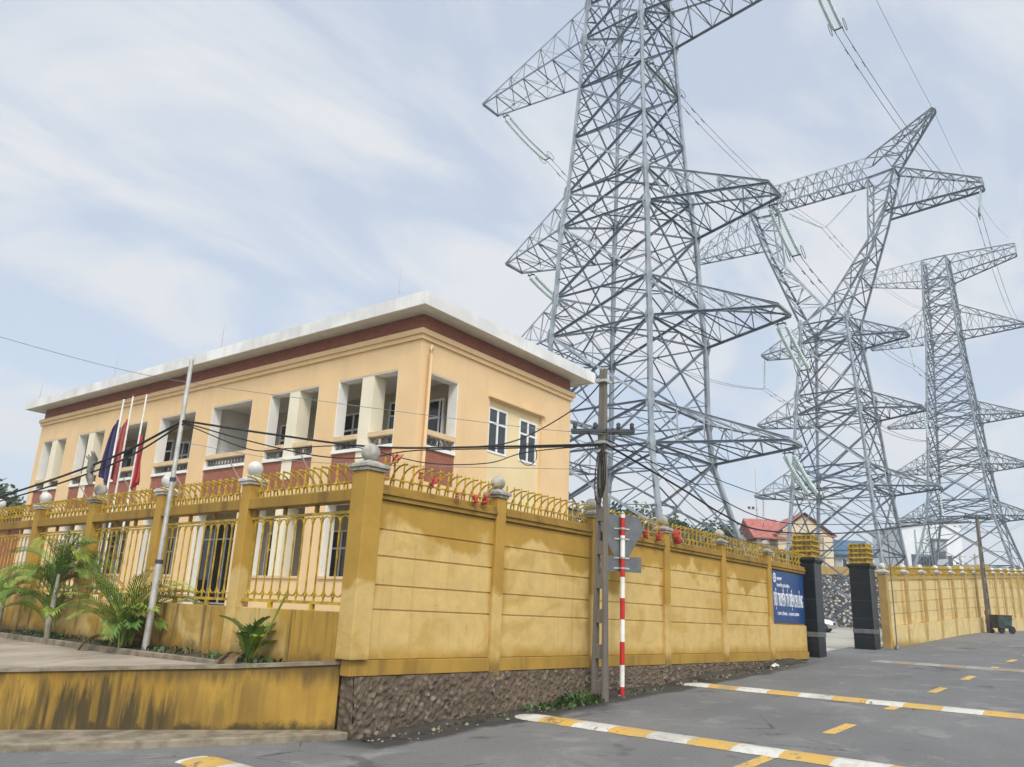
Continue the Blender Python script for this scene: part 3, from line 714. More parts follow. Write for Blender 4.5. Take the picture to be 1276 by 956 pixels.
# recessed cream panel with two windows
wops = [(2.98, 3.86, 6.24, 7.56), (4.46, 5.34, 6.24, 7.52), (2.98, 3.86, 2.6, 4.3), (4.46, 5.34, 2.6, 4.3)]
b = MB()
for p, q, z0, z1 in facade(2.9, 5.5, 1.25, 7.78, wops): b.box(p, q, .1, .28, z0, z1, xf=bx)
b.build('recessed_panel', m_bldpale, T)
def window(a0, a1, z0, z1, axis, off, parent, nx=2, transom=.66, fw_=.055, gl=m_glass):
    """framed casement; axis 'u' lies along the short side, 'v' along the long side"""
    def q(p0, p1, h0, h1, d0, d1): return (p0, p1, off + d0, off + d1, h0, h1) if axis == 'u' else (off + d0, off + d1, p0, p1, h0, h1)
    b = MB(); bs = [q(a0, a1, z0, z0 + fw_, 0, .07), q(a0, a1, z1 - fw_, z1, 0, .07), q(a0, a0 + fw_, z0 + fw_, z1 - fw_, 0, .07), q(a1 - fw_, a1, z0 + fw_, z1 - fw_, 0, .07)]
    for k in range(1, nx):
        c = a0 + (a1 - a0) * k / nx; bs.append(q(c - fw_ * .6, c + fw_ * .6, z0 + fw_, z1 - fw_, .004, .066))
    if transom:
        zt = z0 + (z1 - z0) * transom
        for k in range(nx):
            g0 = a0 + (a1 - a0) * k / nx + fw_ * (.6 if k else 1); g1 = a0 + (a1 - a0) * (k + 1) / nx - fw_ * (.6 if k < nx - 1 else 1)
            bs.append(q(g0, g1, zt - fw_ * .5, zt + fw_ * .5, .008, .062))
    for x in bs: b.box(*x, xf=bx)
    w_ = b.build('window', m_frame, parent)
    b = MB(); b.box(*q(a0 + fw_ * .5, a1 - fw_ * .5, z0 + fw_ * .5, z1 - fw_ * .5, .03, .045), xf=bx); b.build('pane', gl, w_)
    return w_
for p, q, z0, z1 in wops: window(p, q, z0, z1, 'u', .08, T)
bbox('window_hood', m_bld, (2.82, 5.58, -.09, .298, 7.782, 7.86))
# interior block behind the loggias: back walls, floors, ceilings, end walls
b = MB()
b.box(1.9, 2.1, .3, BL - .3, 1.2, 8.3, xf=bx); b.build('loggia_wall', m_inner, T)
bbox('loggia_floor', m_slab, (.3, 1.9, .3, BL - .3, 5.02, 5.3), (.3, 1.9, .3, BL - .3, 1.3, 1.75))
bbox('loggia_ceiling', m_white, (.3, 1.9, .3, BL - .3, 8.05, 8.2), (.3, 1.9, .3, BL - .3, 4.8, 5.0))
bbox('wall', m_white, (.3, 1.9, 9.55, 9.7, 5.302, 8.048))
bbox('wall', m_bld, (BW - .3, BW, .3, BL, 1.0, 8.66), (.3, BW - .3, BL - .3, BL, 1.0, 8.66))
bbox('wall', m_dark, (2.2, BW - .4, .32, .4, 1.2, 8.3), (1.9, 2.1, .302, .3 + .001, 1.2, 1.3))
# storey content of each bay
for i, (a, e) in enumerate(BAYS):
    mid = (a + e) / 2
    # jamb and head linings (white reveals)
    for z0, z1 in (((5.95, OT2), (2.62, OT1)) if i != 2 else ((5.95, OT2), (1.76, OT1))):
        bbox('reveal', m_white, (.012, .34, a + .0, a + .03, z0, z1 - .03), (.012, .34, e - .03, e, z0, z1 - .03), (.012, .34, a, e, z1 - .03, z1 - .001))
    cols = i in (0, 1, 5, 6)
    segs = [(a + .032, mid - .23), (mid + .23, e - .032)] if cols else [(a + .032, e - .032)]
    if cols:
        bbox('column', m_cream, (.02, .48, mid - .228, mid + .228, 5.3, OT2 - .032), bevel=.01)
        bbox('column', m_cream, (.02, .48, mid - .228, mid + .228, 2.62, OT1 - .032), bevel=.01)
    bbox('brick_panel', m_brick, (.03, .2, a + .001, e - .001, 5.002, 5.86))
    bbox('ledge', m_white, (-.03, .3, a + .002, e - .002, 5.862, 5.95))
    if i != 2: bbox('sill', m_rail, (-.05, .32, a + .002, e - .002, 2.552, 2.62))
    for p, q in segs:
        r_ = bbox('handrail', m_rail, (-.02, .24, p, q, 6.2, 6.34), bevel=.01)
        b = MB(); n = max(4, int((q - p) / .16)); dq = (q - p) / n
        for k in range(n):
            y0 = p + k * dq
            b.bar(bx(.1, y0, 5.952), bx(.1, y0 + dq, 6.198), .016); b.bar(bx(.1, y0 + dq, 5.952), bx(.1, y0, 6.198), .016)
            b.bar(bx(.1, y0 + dq / 2, 5.952), bx(.1, y0 + dq / 2, 6.198), .014)
        b.build('grille', m_iron, r_)
    # doors and windows in the back wall
    for F, h in ((5.3, 0), (1.75, 0)):
        if F < 2 and i == 3:
            dr = window(a - .6, e - .1, F + .03, F + 2.75, 'v', 1.82, T, 4, .78, .05, m_glassd); dr.name = 'door'; continue
        dr = window(mid + .15, mid + 1.0, F + .03, F + 2.45, 'v', 1.82, T, 1, .82, .06, m_glassd); dr.name = 'door'
        window(mid - 1.05, mid - .15, F + .9, F + 2.3, 'v', 1.82, T, 2, .62)
# short side loggia opening
bbox('brick_panel', m_brick, (.421, 1.549, .03, .2, 5.002, 5.84)); bbox('ledge', m_white, (.422, 1.548, -.03, .3, 5.842, 5.93))
bbox('reveal', m_white, (.42, .45, .012, .34, 5.93, 7.83), (1.52, 1.55, .012, .34, 5.93, 7.83), (.42, 1.55, .012, .34, 7.83, 7.859))
r_ = bbox('handrail', m_rail, (.452, 1.518, -.02, .24, 6.2, 6.34), bevel=.01)
b = MB(); dq = 1.066 / 6
for k in range(6):
    y0 = .452 + k * dq
    b.bar(bx(y0, .1, 5.932), bx(y0 + dq, .1, 6.198), .016); b.bar(bx(y0 + dq, .1, 5.932), bx(y0, .1, 6.198), .016)
b.build('grille', m_iron, r_)
dr = window(.75, 1.75, F2 + .03, F2 + 2.3, 'v', 1.80, T, 1, None, .06, m_glassd); dr.name = 'door'
# string courses, parapet, roof
def course(name, mat, o, z0, z1, bevel=0):
    return bbox(name, mat, (-o, BW + o, -o, BL + o, z0, z1), bevel=bevel)
course('cornice', m_bld, .06, 8.662, 8.78); course('cornice', m_bld, .12, 8.782, 8.93, .015)
course('parapet_band', m_brickd, -.02, 8.932, 9.36)
course('soffit', m_soffit, .52, 9.362, 9.38)
course('roof', m_roof, .70, 9.20, 9.30) if False else None
b = MB()
for q in ((-.58, BW + .58, -.58, -.52, 9.33, 9.68), (-.58, BW + .58, BL + .52, BL + .58, 9.33, 9.68), (-.58, -.52, -.52, BL + .52, 9.33, 9.68), (BW + .52, BW + .58, -.52, BL + .52, 9.33, 9.68)): b.box(*q, xf=bx)
b.box(-.52, BW + .52, -.52, BL + .52, 9.382, 9.64, xf=bx)
rf = b.build('roof', m_roof, T)
for v in (.55, 8.6, 15.5, 21.8):
    b = MB(); b.tube([bx(-.45, v, 9.62), bx(-.45, v, 10.0), bx(-.45, v, 10.6)], [.016, .012, .004], 6); b.build('lightning_rod', m_galv, rf)
b = MB()
b.tube([bx(.36, -.02, 8.56), bx(.3, -.09, 8.45), bx(.28, -.09, 8.3), bx(.28, -.09, 1.2)], .05, 10); b.build('downpipe', m_bld, T)
b = MB(); b.tube([bx(2.75, -.03, 4.9), bx(2.75, -.35, 5.25)], .018, 6); b.build('flag_holder', m_galv, T)
for i, v in enumerate((3.5, 6.7, 9.8, 12.9, 16.1)):
    b = MB(); b.tube([bx(-.02, v, 4.95), bx(-.75, v - .05, 5.75)], .018, 6); b.build('flag_holder', m_galv, T)

# ------------------------------------------------------------------ lattice pylons (one straight line, arms across it)
def ang_set(b, pts, wd): b.angle(pts[0], pts[1], wd)
def lerp(p, q, t): return Vector(p).lerp(Vector(q), t)
def ring(cx, cy, z, w): return [Vector((cx + i * w[0], cy + j * w[1], z)) for i, j in ((-1, -1), (1, -1), (1, 1), (-1, 1))]
def truss_body(T, cx, cy, prof, wl, wb, ws, plan=(), dense=True, kbase=True):
    """four tapering legs and the braced faces between rings. prof: (z, half width)"""
    rings = [ring(cx, cy, z, (w, w)) for z, w in prof]
    for k in range(4):
        b = MB()
        for r0, r1 in zip(rings, rings[1:]): b.angle(r0[k], r1[k], wl * (1 if r0[k].z < prof[-1][0] * .5 else .8), wl * .2)
        b.build('leg', m_steel, T)
    for k in range(4):
        b = MB(); k2 = (k + 1) % 4
        for i, (r0, r1) in enumerate(zip(rings, rings[1:])):
            p0, p1, q0, q1 = r0[k], r0[k2], r1[k], r1[k2]
            if i: b.angle(p0, p1, wb * .8)
            b.cur = 1; b.angle(p0, q1, wb); b.cur = 1 if (i + k) % 2 else 0; b.angle(p1, q0, wb); b.cur = 1
            # crossing point
            w0 = (p1 - p0).length; w1 = (q1 - q0).length; tcr = w0 / (w0 + w1); C = lerp(p0, q1, tcr)
            h = (q0 - p0).length
            if dense and h > 1.7:
                mids = [lerp(p0, q0, .5), lerp(p1, q1, .5)]
                for (bot, top, md) in ((p0, q0, mids[0]), (p1, q1, mids[1])):
                    d0 = lerp(bot, C, .5); d1 = lerp(top, C, .5)
                    b.angle(md, d0, ws); b.angle(md, d1, ws)
                    if h > 3: b.angle(lerp(bot, top, .25), d0, ws * .9); b.angle(lerp(bot, top, .75), d1, ws * .9)
                if h > 3:
                    hm0 = lerp(p0, p1, .5); 
                    if i: b.angle(hm0, lerp(p0, C, .5), ws); b.angle(hm0, lerp(p1, C, .5), ws)
                    b.angle(lerp(q0, q1, .5), lerp(q0, C, .5), ws); b.angle(lerp(q0, q1, .5), lerp(q1, C, .5), ws)
        r = rings[-1]; b.angle(r[k], r[k2], wb * .8)
        b.build('bracing', [m_steel, m_steeld], T)
    for i in plan:
        b = MB(); r = rings[i]; ms = [lerp(r[k], r[(k + 1) % 4], .5) for k in range(4)]
        for k in range(4): b.angle(ms[k], ms[(k + 1) % 4], ws * 1.2)
        b.angle(r[0], r[2], ws * 1.2); b.build('plan_bracing', m_steeld, T)
    # gusset plates at the arm levels
    for i in plan:
        for k, p in enumerate(rings[i]):
            b = MB()
            sx = 1 if p.x > cx else -1; sy = 1 if p.y > cy else -1; g = wl * 1.15
            for ax in (0, 1):
                o = Vector((sx * .02 * (ax == 0), sy * .02 * (ax == 1), 0))
                a = Vector((0, 1, 0)) if ax == 0 else Vector((1, 0, 0))
                vs = [p + o * 3 + a * g * math.cos(q) * .75 + Vector((0, 0, g * 1.5 * math.sin(q))) for q in [PI * j / 4 + .2 for j in range(8)]]
                n_ = Vector((sx, 0, 0)) if ax == 0 else Vector((0, sy, 0))
                b.add([v for v in vs] + [v - n_ * .02 for v in vs], [tuple(range(8)), tuple(range(8, 16))[::-1]] + [(j, (j + 1) % 8, 8 + (j + 1) % 8, 8 + j) for j in range(8)])
            b.build('gusset', m_steel, T)
    return rings
def beam_truss(T, name, A, B, n, wc, ws, mats=None, cap=True):
    """box truss: A and B are quads (4 corners: low0, low1, up1, up0) at its two ends"""
    b = MB()
    A = [Vector(p) for p in A]; B = [Vector(p) for p in B]
    for k in range(4):
        b.cur = 1 if k < 2 else 0  # low chords take the darker steel as painted underside shade
        if (A[k] - B[k]).length > .01: b.angle(A[k], B[k], wc if k < 2 else wc * .8)
    b.cur = 0
    for i in range(n):
        t0, t1 = i / n, (i + 1) / n
        S0 = [lerp(A[k], B[k], t0) for k in range(4)]; S1 = [lerp(A[k], B[k], t1) for k in range(4)]
        for k in range(4):
            k2 = (k + 1) % 4
            b.cur = 1 if k == 0 else 0
            if (S0[k] - S0[k2]).length > .15:
                if i: b.angle(S0[k], S0[k2], ws)
                if i % 2 == 0: b.angle(S0[k], S1[k2], ws)
                else: b.angle(S0[k2], S1[k], ws)
    if cap:
        for k in range(4):
            if (B[k] - B[(k + 1) % 4]).length > .02: b.angle(B[k], B[(k + 1) % 4], wc * .9)
    return b.build(name, mats or [m_steel, m_steeld], T)
def arm(T, cx, cy, side, z, w, zu, wu, tip, tw, n, wc, ws, ztip=None, ztipu=None):
    zt = z if ztip is None else ztip; zq = zt + .12 if ztipu is None else ztipu
    A = [(cx - w, cy + side * w, z), (cx + w, cy + side * w, z), (cx + wu, cy + side * wu, zu), (cx - wu, cy + side * wu, zu)]
    B = [(cx - tw, cy + side * tip, zt), (cx + tw, cy + side * tip, zt), (cx + tw, cy + side * tip, zq), (cx - tw, cy + side * tip, zq)]
    return beam_truss(T, 'cross_arm', A, B, n, wc, ws)
# nearest pylon
C1 = (37.03, 22.63)
T1 = thing('pylon', 'nearest and tallest lattice pylon, behind the office building, its top cut off', 'pylon', (*C1, 1.5), 'steel lattice pylons in a row')
P1 = [(1.5, 5.55), (6.0, 4.4), (10.3, 3.35), (12.55, 3.22), (17.1, 3.2), (19.5, 3.05), (24.0, 2.9), (26.3, 2.68), (30.2, 2.43), (33.8, 2.25), (37.5, 2.1), (40.2, 1.95), (44.0, 1.75), (48.0, 1.5), (52.0, 1.2)]
truss_body(T1, *C1, P1, .32, .125, .055, (1, 2, 3, 4, 5, 6, 7, 10, 11))
for z, w_, zu, wu, tip, n in ((10.3, 3.35, 12.55, 3.22, 9.2, 5), (17.1, 3.2, 19.5, 3.05, 9.05, 5), (24.0, 2.9, 26.3, 2.68, 8.9, 5), (37.5, 2.1, 40.3, 1.95, 11.9, 7), (50, 1.3, 52, 1.2, 10.5, 6)):
    for sd_ in (1, -1): arm(T1, *C1, sd_, z, w_, zu, wu, tip, .85, n, .125, .055)
# middle pylon with the open head
C2 = (73.5, 22.6)
T2 = thing('pylon', 'middle lattice pylon with a wide Y-shaped open head, seen past the gate', 'pylon', (*C2, 1.8), 'steel lattice pylons in a row')
P2 = [(1.8, 4.35), (8.2, 3.8), (13.6, 3.3), (15.6, 3.15), (20.5, 2.8), (22.4, 2.65), (27.5, 2.2), (29.4, 2.1)]
truss_body(T2, *C2, P2, .34, .15, .07, (2, 3, 4, 5, 6, 7))
for z, w_, zu, wu, tip in ((13.6, 3.3, 15.6, 3.15, 7.9), (20.5, 2.8, 22.4, 2.65, 7.3), (27.5, 2.2, 29.4, 2.1, 6.6)):
    for sd_ in (1, -1): arm(T2, *C2, sd_, z, w_, zu, wu, tip, .8, 4, .15, .07)
cx, cy = C2
for s in (1, -1):
    # forked limb: waist corner -> elbow -> beam
    A = [(cx - 2.1, cy + s * 2.1, 29.4), (cx + 2.1, cy + s * 2.1, 29.4), (cx + 1.3, cy + s * .15, 31.2), (cx - 1.3, cy + s * .15, 31.2)]
    B = [(cx - 1.05, cy + s * 5.75, 38.9), (cx + 1.05, cy + s * 5.75, 38.9), (cx + .85, cy + s * 4.3, 37.2), (cx - .85, cy + s * 4.3, 37.2)]
    beam_truss(T2, 'fork_limb', A, B, 5, .22, .10, cap=False)
    Cq = [(cx - 1.0, cy + s * 7.1, 43.6), (cx + 1.0, cy + s * 7.1, 43.6), (cx + 1.0, cy + s * 4.75, 43.4), (cx - 1.0, cy + s * 4.75, 43.4)]
    beam_truss(T2, 'fork_limb', B, Cq, 3, .22, .10, cap=True)
    # outer arm
    A = [(cx - 1.05, cy + s * 5.9, 39.5), (cx + 1.05, cy + s * 5.9, 39.5), (cx + 1.0, cy + s * 7.1, 43.8), (cx - 1.0, cy + s * 7.1, 43.8)]
    B = [(cx - .5, cy + s * 13.9, 39.7), (cx + .5, cy + s * 13.9, 39.7), (cx + .5, cy + s * 13.9, 40.5), (cx - .5, cy + s * 13.9, 40.5)]
    beam_truss(T2, 'cross_arm', A, B, 6, .17, .085)
    # earth wire peak
    A = [(cx - .9, cy + s * 7.0, 43.9), (cx + .9, cy + s * 7.0, 43.9), (cx + .9, cy + s * 4.8, 45.6), (cx - .9, cy + s * 4.8, 45.6)]
    B = [(cx - .3, cy + s * 10.9, 48.9), (cx + .3, cy + s * 10.9, 48.9), (cx + .3, cy + s * 10.7, 49.1), (cx - .3, cy + s * 10.7, 49.1)]
    beam_truss(T2, 'peak_arm', A, B, 5, .17, .085)
A = [(cx - .9, cy - 4.75, 43.5), (cx + .9, cy - 4.75, 43.5), (cx + .9, cy - 4.75, 45.6), (cx - .9, cy - 4.75, 45.6)]
B = [(cx - .9, cy + 4.75, 43.5), (cx + .9, cy + 4.75, 43.5), (cx + .9, cy + 4.75, 45.6), (cx - .9, cy + 4.75, 45.6)]
beam_truss(T2, 'head_beam', A, B, 10, .2, .09)
for i_ in (1, -1):
    for j_ in (1, -1):
        b = MB(); b.angle((cx + i_ * 2.1, cy + j_ * 2.1, 29.4), (cx + i_ * 1.3, cy - j_ * .15, 31.2), .2); b.build('waist_bracing', m_steel, T2)
# farthest pylon
C3 = (123.8, 22.0)
T3 = thing('pylon', 'farthest lattice pylon at the right edge with a flat topped beam', 'pylon', (*C3, 2.0), 'steel lattice pylons in a row')
P3 = [(2.0, 7.6), (10.4, 5.6), (17.0, 3.95), (19.2, 3.7), (23.9, 3.3), (26.2, 3.15), (30.8, 2.9), (33.0, 2.75), (36.5, 2.5), (40.0, 2.25), (43.4, 2.05), (47.8, 1.95), (50.2, 1.85), (52.2, 1.75), (55.6, 1.6)]
truss_body(T3, *C3, P3, .32, .16, .085, (1, 2, 3, 4, 5, 6, 7, 10, 11, 13))
for z, w_, zu, wu, tip, zt, zq in ((17.0, 3.95, 19.2, 3.7, 8.5, None, None), (23.9, 3.3, 26.2, 3.15, 8.4, None, None), (30.8, 2.9, 33.0, 2.75, 8.8, None, None), (43.4, 2.05, 47.8, 1.95, 10.2, None, None), (52.2, 1.75, 55.6, 1.6, 10.2, 54.0, 55.55)):
    for sd_ in (1, -1): arm(T3, *C3, sd_, z, w_, zu, wu, tip, .6, 6, .16, .085, zt, zq)

# ------------------------------------------------------------------ insulator strings and conductors
def insulator(p, q, label, group, double=.45, r=.13, pitch=.17):
    """pair of disc strings from p (on the arm) to q (at the conductor)"""
    p = Vector(p); q = Vector(q); T = thing('insulator_string', label, 'insulator', p, group)
    d = (q - p); Ln = d.length; d.normalize(); sd_ = d.cross(Vector((0, 0, 1)))
    if sd_.length < .2: sd_ = Vector((1, 0, 0))
    sd_.normalize()
    hang = .04 * Ln * abs(d.x)
    offs = (-double / 2, double / 2) if double else (0,)
    for o in offs:
        b = MB(); a, c = p + sd_ * o, q + sd_ * o
        cv = lambda t: a.lerp(c, t) - Vector((0, 0, 4 * hang * t * (1 - t)))
        n = int(Ln * .82 / pitch); pts = []; rs = []
        for i in range(n):
            t = .1 + .8 * i / n; dt_ = .8 / n
            for f, rr in ((0, .035), (.3, r * .9), (.55, r), (.7, .04)): pts.append(cv(t + dt_ * f)); rs.append(rr)
        b.tube(pts, rs, 8); b.build('disc_string', m_insul, T)
    for t in (.06, .93) if double else ():
        b = MB(); b.bar(p.lerp(q, t) - sd_ * double * .6, p.lerp(q, t) + sd_ * double * .6, .08, .05); b.build('yoke_plate', m_iron2, T)
    for o in offs:
        b = MB(); b.tube([p + sd_ * o * .3, p + sd_ * o + d * Ln * .1], .025, 5); b.build('fitting', m_iron2, T); b = MB(); b.tube([q + sd_ * o - d * Ln * .1, q + sd_ * o], .025, 5)
        if double:
            c0 = q - d * Ln * .1 + sd_ * o * 1.9; rg = [c0 + (d * math.cos(2 * PI * k / 14) * .42 + Vector((0, 0, 1)) * math.sin(2 * PI * k / 14) * .22) for k in range(15)]
            b.tube(rg, .018, 5, False)
        b.build('corona_ring' if double else 'fitting', m_iron2, T)
    return T
def conductor(pts_list, label, group, r=.022, spread=.22, twin=True, dampers=True):
    """one bundle of wires through the points"""
    b = MB(); n2 = 0
    for o in ((-spread, spread) if twin else (0,)):
        for p, q, s in pts_list: b.tube([Vector(v) + Vector((0, o, 0)) for v in sag(p, q, s, 16)], r, 4, False)
    if dampers:
        for p, q, s in pts_list:
            cv = sag(p, q, s, 40)
            for k in (2, 4):
                for o in ((-spread, spread) if twin else (0,)):
                    c = cv[k] + Vector((0, o, -.07)); d = (cv[k + 1] - cv[k]).normalized()
                    b.tube([c - d * .22, c - d * .08, c + d * .08, c + d * .22], [.05, .02, .02, .05], 5)
    return tag(b.build('power_line', m_cond), label, 'power line', group)
GI = 'glass insulator strings'; GC = 'conductors between the pylons'
ins = [ # arm point, conductor point, label, far end(s)
 ((37.7, 33.9, 37.4), (43.3, 33.6, 36.0), 'pale green twin insulators under the topmost left arm tip of the nearest pylon'),
 ((39.3, 22.6, 37.6), (43.8, 22.6, 37.3), 'green insulator string inside the body of the nearest pylon at its topmost arms'),
 ((37.9, 11.2, 37.3), (42.3, 11.2, 36.2), 'green twin insulator string hanging from the photo top edge, left of the pointed peak'),
 ((37.9, 14.3, 23.9), (41.6, 14.3, 21.9), 'bright green twin insulators of the nearest pylon, overlapping the Y-shaped head'),
 ((37.9, 14.2, 17.0), (41.6, 14.2, 15.1), 'bright green twin insulators below the second lowest right arm of the nearest pylon'),
 ((37.9, 14.2, 10.2), (41.6, 14.2, 8.4), 'bright green twin insulators below the lowest right arm of the nearest pylon'),
 ((37.9, 31.0, 23.9), (42.6, 31.0, 22.9), 'pale green insulators below the left arm of the nearest pylon, above the roof end'),
]
for p, q, lb in ins: insulator(p, q, lb, GI, r=.12)
ins2 = [
 ((73.5, 36.3, 39.7), (73.5, 36.3, 37.2), 'short suspension insulator under the left tip of the Y-shaped pylon head', .3),
 ((73.5, 8.9, 39.7), (73.5, 9.3, 37.1), 'short suspension insulator under the right tip of the Y-shaped pylon head', .3),
 ((73.5, 25.9, 42.5), (73.5, 22.6, 39.9), 'left half of the V of insulators inside the Y-shaped pylon head', 0),
 ((73.5, 19.3, 42.5), (73.5, 22.4, 39.9), 'right half of the V of insulators inside the Y-shaped pylon head', 0),
 ((73.5, 16.0, 27.4), (73.5, 15.7, 24.3), 'thin suspension insulator under the top right arm of the middle pylon', 0),
 ((73.5, 29.2, 27.4), (73.5, 29.4, 24.3), 'thin suspension insulator under the top left arm of the middle pylon', 0),
 ((73.5, 15.3, 20.4), (73.5, 15.2, 17.6), 'thin suspension insulator under the middle right arm of the middle pylon', 0),
 ((73.5, 30.0, 13.5), (73.5, 30.1, 10.9), 'thin suspension insulator under the lowest left arm of the middle pylon', 0),
 ((73.5, 14.8, 13.5), (73.5, 14.7, 10.9), 'thin suspension insulator under the lowest right arm of the middle pylon', 0)]
for p, q, lb, dbl in ins2: insulator(p, q, lb, GI, dbl, r=.11, pitch=.2)
lines = [
 ([((43.3, 33.6, 36.0), (73.5, 36.3, 37.2), 1.2), ((73.5, 36.3, 37.2), (121, 31.5, 43.0), 1.8)], 'power line leaving the topmost left arm of the nearest pylon behind its body'),
 ([((43.8, 22.6, 37.3), (73.5, 22.5, 39.9), 1.0), ((73.5, 22.5, 39.9), (121, 23, 47), 1.8)], 'power line running to the V of insulators in the Y-shaped head'),
 ([((42.3, 11.2, 36.2), (73.5, 9.3, 37.1), 1.2), ((73.5, 9.3, 37.1), (121, 12, 43), 3.2)], 'power line descending from the top edge past the pointed peak to the right head tip'),
 ([((41.6, 14.3, 21.9), (73.5, 15.7, 24.3), 1.0), ((73.5, 15.7, 24.3), (121, 13.5, 30.7), 1.8)], 'power line from the bright insulators to the top right arm of the middle pylon'),
 ([((41.6, 14.2, 15.1), (73.5, 15.2, 17.6), 1.0), ((73.5, 15.2, 17.6), (121, 14, 23.8), 1.8)], 'power line from the second lowest right arm on to the middle pylon'),
 ([((41.6, 14.2, 8.4), (73.5, 14.7, 10.9), .9), ((73.5, 14.7, 10.9), (121, 14, 16.9), 1.6)], 'lowest right power line leading on to the farthest pylon'),
 ([((42.6, 31.0, 22.9), (73.5, 29.4, 24.3), 1.4), ((73.5, 29.4, 24.3), (121, 30.5, 30.7), 1.8)], 'power line passing behind the nearest pylon to the top left arm of the middle pylon')]
for pl, lb in lines: conductor(pl, lb, GC, r=.02 if 'topmost' not in lb else .022)
conductor([((37, 12.1, 50), (73.5, 11.8, 48.9), .6), ((73.5, 11.8, 48.9), (121, 12, 55.5), 2.5)], 'single thin earth wire meeting the pointed peak of the middle pylon', GC, .016, 0, False, False)

# ------------------------------------------------------------------ concrete utility pole with cables
def hpole(name, x, y, z0, H, wb, wt, label, slots, rot=0.):
    T = thing(name, label, 'utility pole', (x, y, z0), 'concrete utility poles')
    wz = lambda z: wb + (wt - wb) * (z - z0) / H
    ca, sa = math.cos(rot), math.sin(rot)
    def xf(px, py, pz): return (x + px * ca - py * sa, y + px * sa + py * ca, pz)
    b = MB(); n = 8; D = .2
    for s in (-1, 1):                              # the two flanges
        vs = []
        for i in range(2):
            z = z0 - .2 + (H + .2) * i; w_ = wz(max(z, z0)) / 2; f = w_ * .42; d = .085 if i == 0 else .05
            for px, py in ((s * w_, -d), (s * (w_ - f), -d), (s * (w_ - f), d), (s * w_, d)): vs.append(xf(px, py, z))
        b.add(vs, [(0, 1, 5, 4), (1, 2, 6, 5), (2, 3, 7, 6), (3, 0, 4, 7), (4, 5, 6, 7), (0, 1, 2, 3)])
    zs = z0 - .1
    for s0, s1 in slots + [(z0 + H, z0 + H)]:      # web with holes
        wa = wz(zs) / 2 * .6; wc = wz(s0) / 2 * .6
        vs = [xf(px, py, z) for z, q in ((zs, wa), (s0 if s0 < z0 + H else z0 + H - .02, wc)) for px, py in ((-q, -.05), (q, -.05), (q, .05), (-q, .05))]
        b.add(vs, [(3, 2, 1, 0), (4, 5, 6, 7), (0, 1, 5, 4), (1, 2, 6, 5), (2, 3, 7, 6), (3, 0, 4, 7)]); zs = s1
    b.build('shaft', m_conc, T, .008)
    return T
px, py = 12.80, 8.42
pz = rz(px)
sl = [(pz + .35 + .62 * k, pz + .72 + .62 * k) for k in range(6)]
TP = hpole('utility_pole', px, py, pz, 6.25, .29, .125, 'weathered grey concrete utility pole with rectangular slots, beside the red and white post', sl, R(-90))
za = pz + 4.95
b = MB(); dv = Vector((.55, -.83, 0)).normalized()
ce = Vector((px, py, za)); b.bar(ce - dv * .62 + Vector((-.09, -.06, 0)), ce + dv * .62 + Vector((-.09, -.06, 0)), .05, .055); b.bar(ce - dv * .62 + Vector((.09, .06, 0)), ce + dv * .62 + Vector((.09, .06, 0)), .05, .055)
b.bar(ce - dv * .3 + Vector((0, 0, 0)), ce - dv * .06 + Vector((0, 0, -.45)), .04); ca_ = b.build('crossarm', m_iron2, TP)
for f in (-.55, -.15, .3, .56):
    b = MB(); q = ce + dv * f; b.lathe([(.025, .03), (.05, .06), (.035, .09), (.05, .12), (.02, .16)], q.x - .1, q.y - .07, q.z + .0, 10); b.build('pin_insulator', m_iron2, ca_)
for zq in (za - .42, za - .25, za + 1.0):
    b = MB(); w_ = .12; b.box(px - w_, px + w_, py - w_, py + w_, zq, zq + .05); b.build('clamp', m_galv, TP)
PA = Vector((px - .1, py - .14, za - .28))          # where the black cables are tied
# cable loops on the pole
b = MB(); random.seed(11)
for k in range(3):
    o = Vector((-.12 - .02 * k, -.05 + .02 * k, 0)); pts = [PA + o * .3]
    for i in range(1, 12):
        t = i / 12; pts.append(PA + o + Vector((-.14 * math.sin(2 * PI * t) * (.5 + .2 * k) - .03, .02 * k, -1.25 * math.sin(PI * t) * (.75 + .1 * k))))
    pts.append(PA + o * .3 + Vector((.03, 0, .02))); b.tube(pts, .014, 5)
tag(b.build('cable_coil', m_cable), 'slack loops of black cable hanging from the slotted concrete pole', 'cable coil')

# galvanised street pole in front of the fence
gx, gy, gz = 7.1, 14.0, 1.0
TG = thing('steel_pole', 'slim galvanised steel pole standing at the railing fence between two white balls', 'pole', (gx, gy, gz))
b = MB(); b.tube([(gx, gy, gz), (gx, gy, gz + 1.5)], .06, 14); b.tube([(gx, gy, gz + 1.5), (gx, gy + .02, gz + 5.3)], [.045, .04], 14); b.build('shaft', m_galv, TG)
for z in (gz + 1.48, gz + 2.95):
    b = MB(); b.tube([(gx, gy, z), (gx, gy, z + .07)], .056 if z > 3 else .07, 14); b.build('collar', m_iron2, TG)
GA = Vector((gx, gy - .06, 5.08))
def cable(pts, r, label, group='black cables along the street', sub=8, m_=None):
    """smooth cable through points (Catmull-Rom)"""
    P = [Vector(p) for p in pts]; P = [P[0] * 2 - P[1]] + P + [P[-1] * 2 - P[-2]]; out_ = []
    for i in range(1, len(P) - 2):
        for k in range(sub):
            t = k / sub; a, b_, c, d = P[i - 1:i + 3]
            out_.append(.5 * ((2 * b_) + (c - a) * t + (2 * a - 5 * b_ + 4 * c - d) * t * t + (3 * b_ - a - 3 * c + d) * t ** 3))
    out_.append(P[-2]); b = MB(); b.tube(out_, r, 6)
    return tag(b.build('cable', m_ or m_cable), label, 'cable', group)
FAR = Vector((6.95, 30, 3.75))
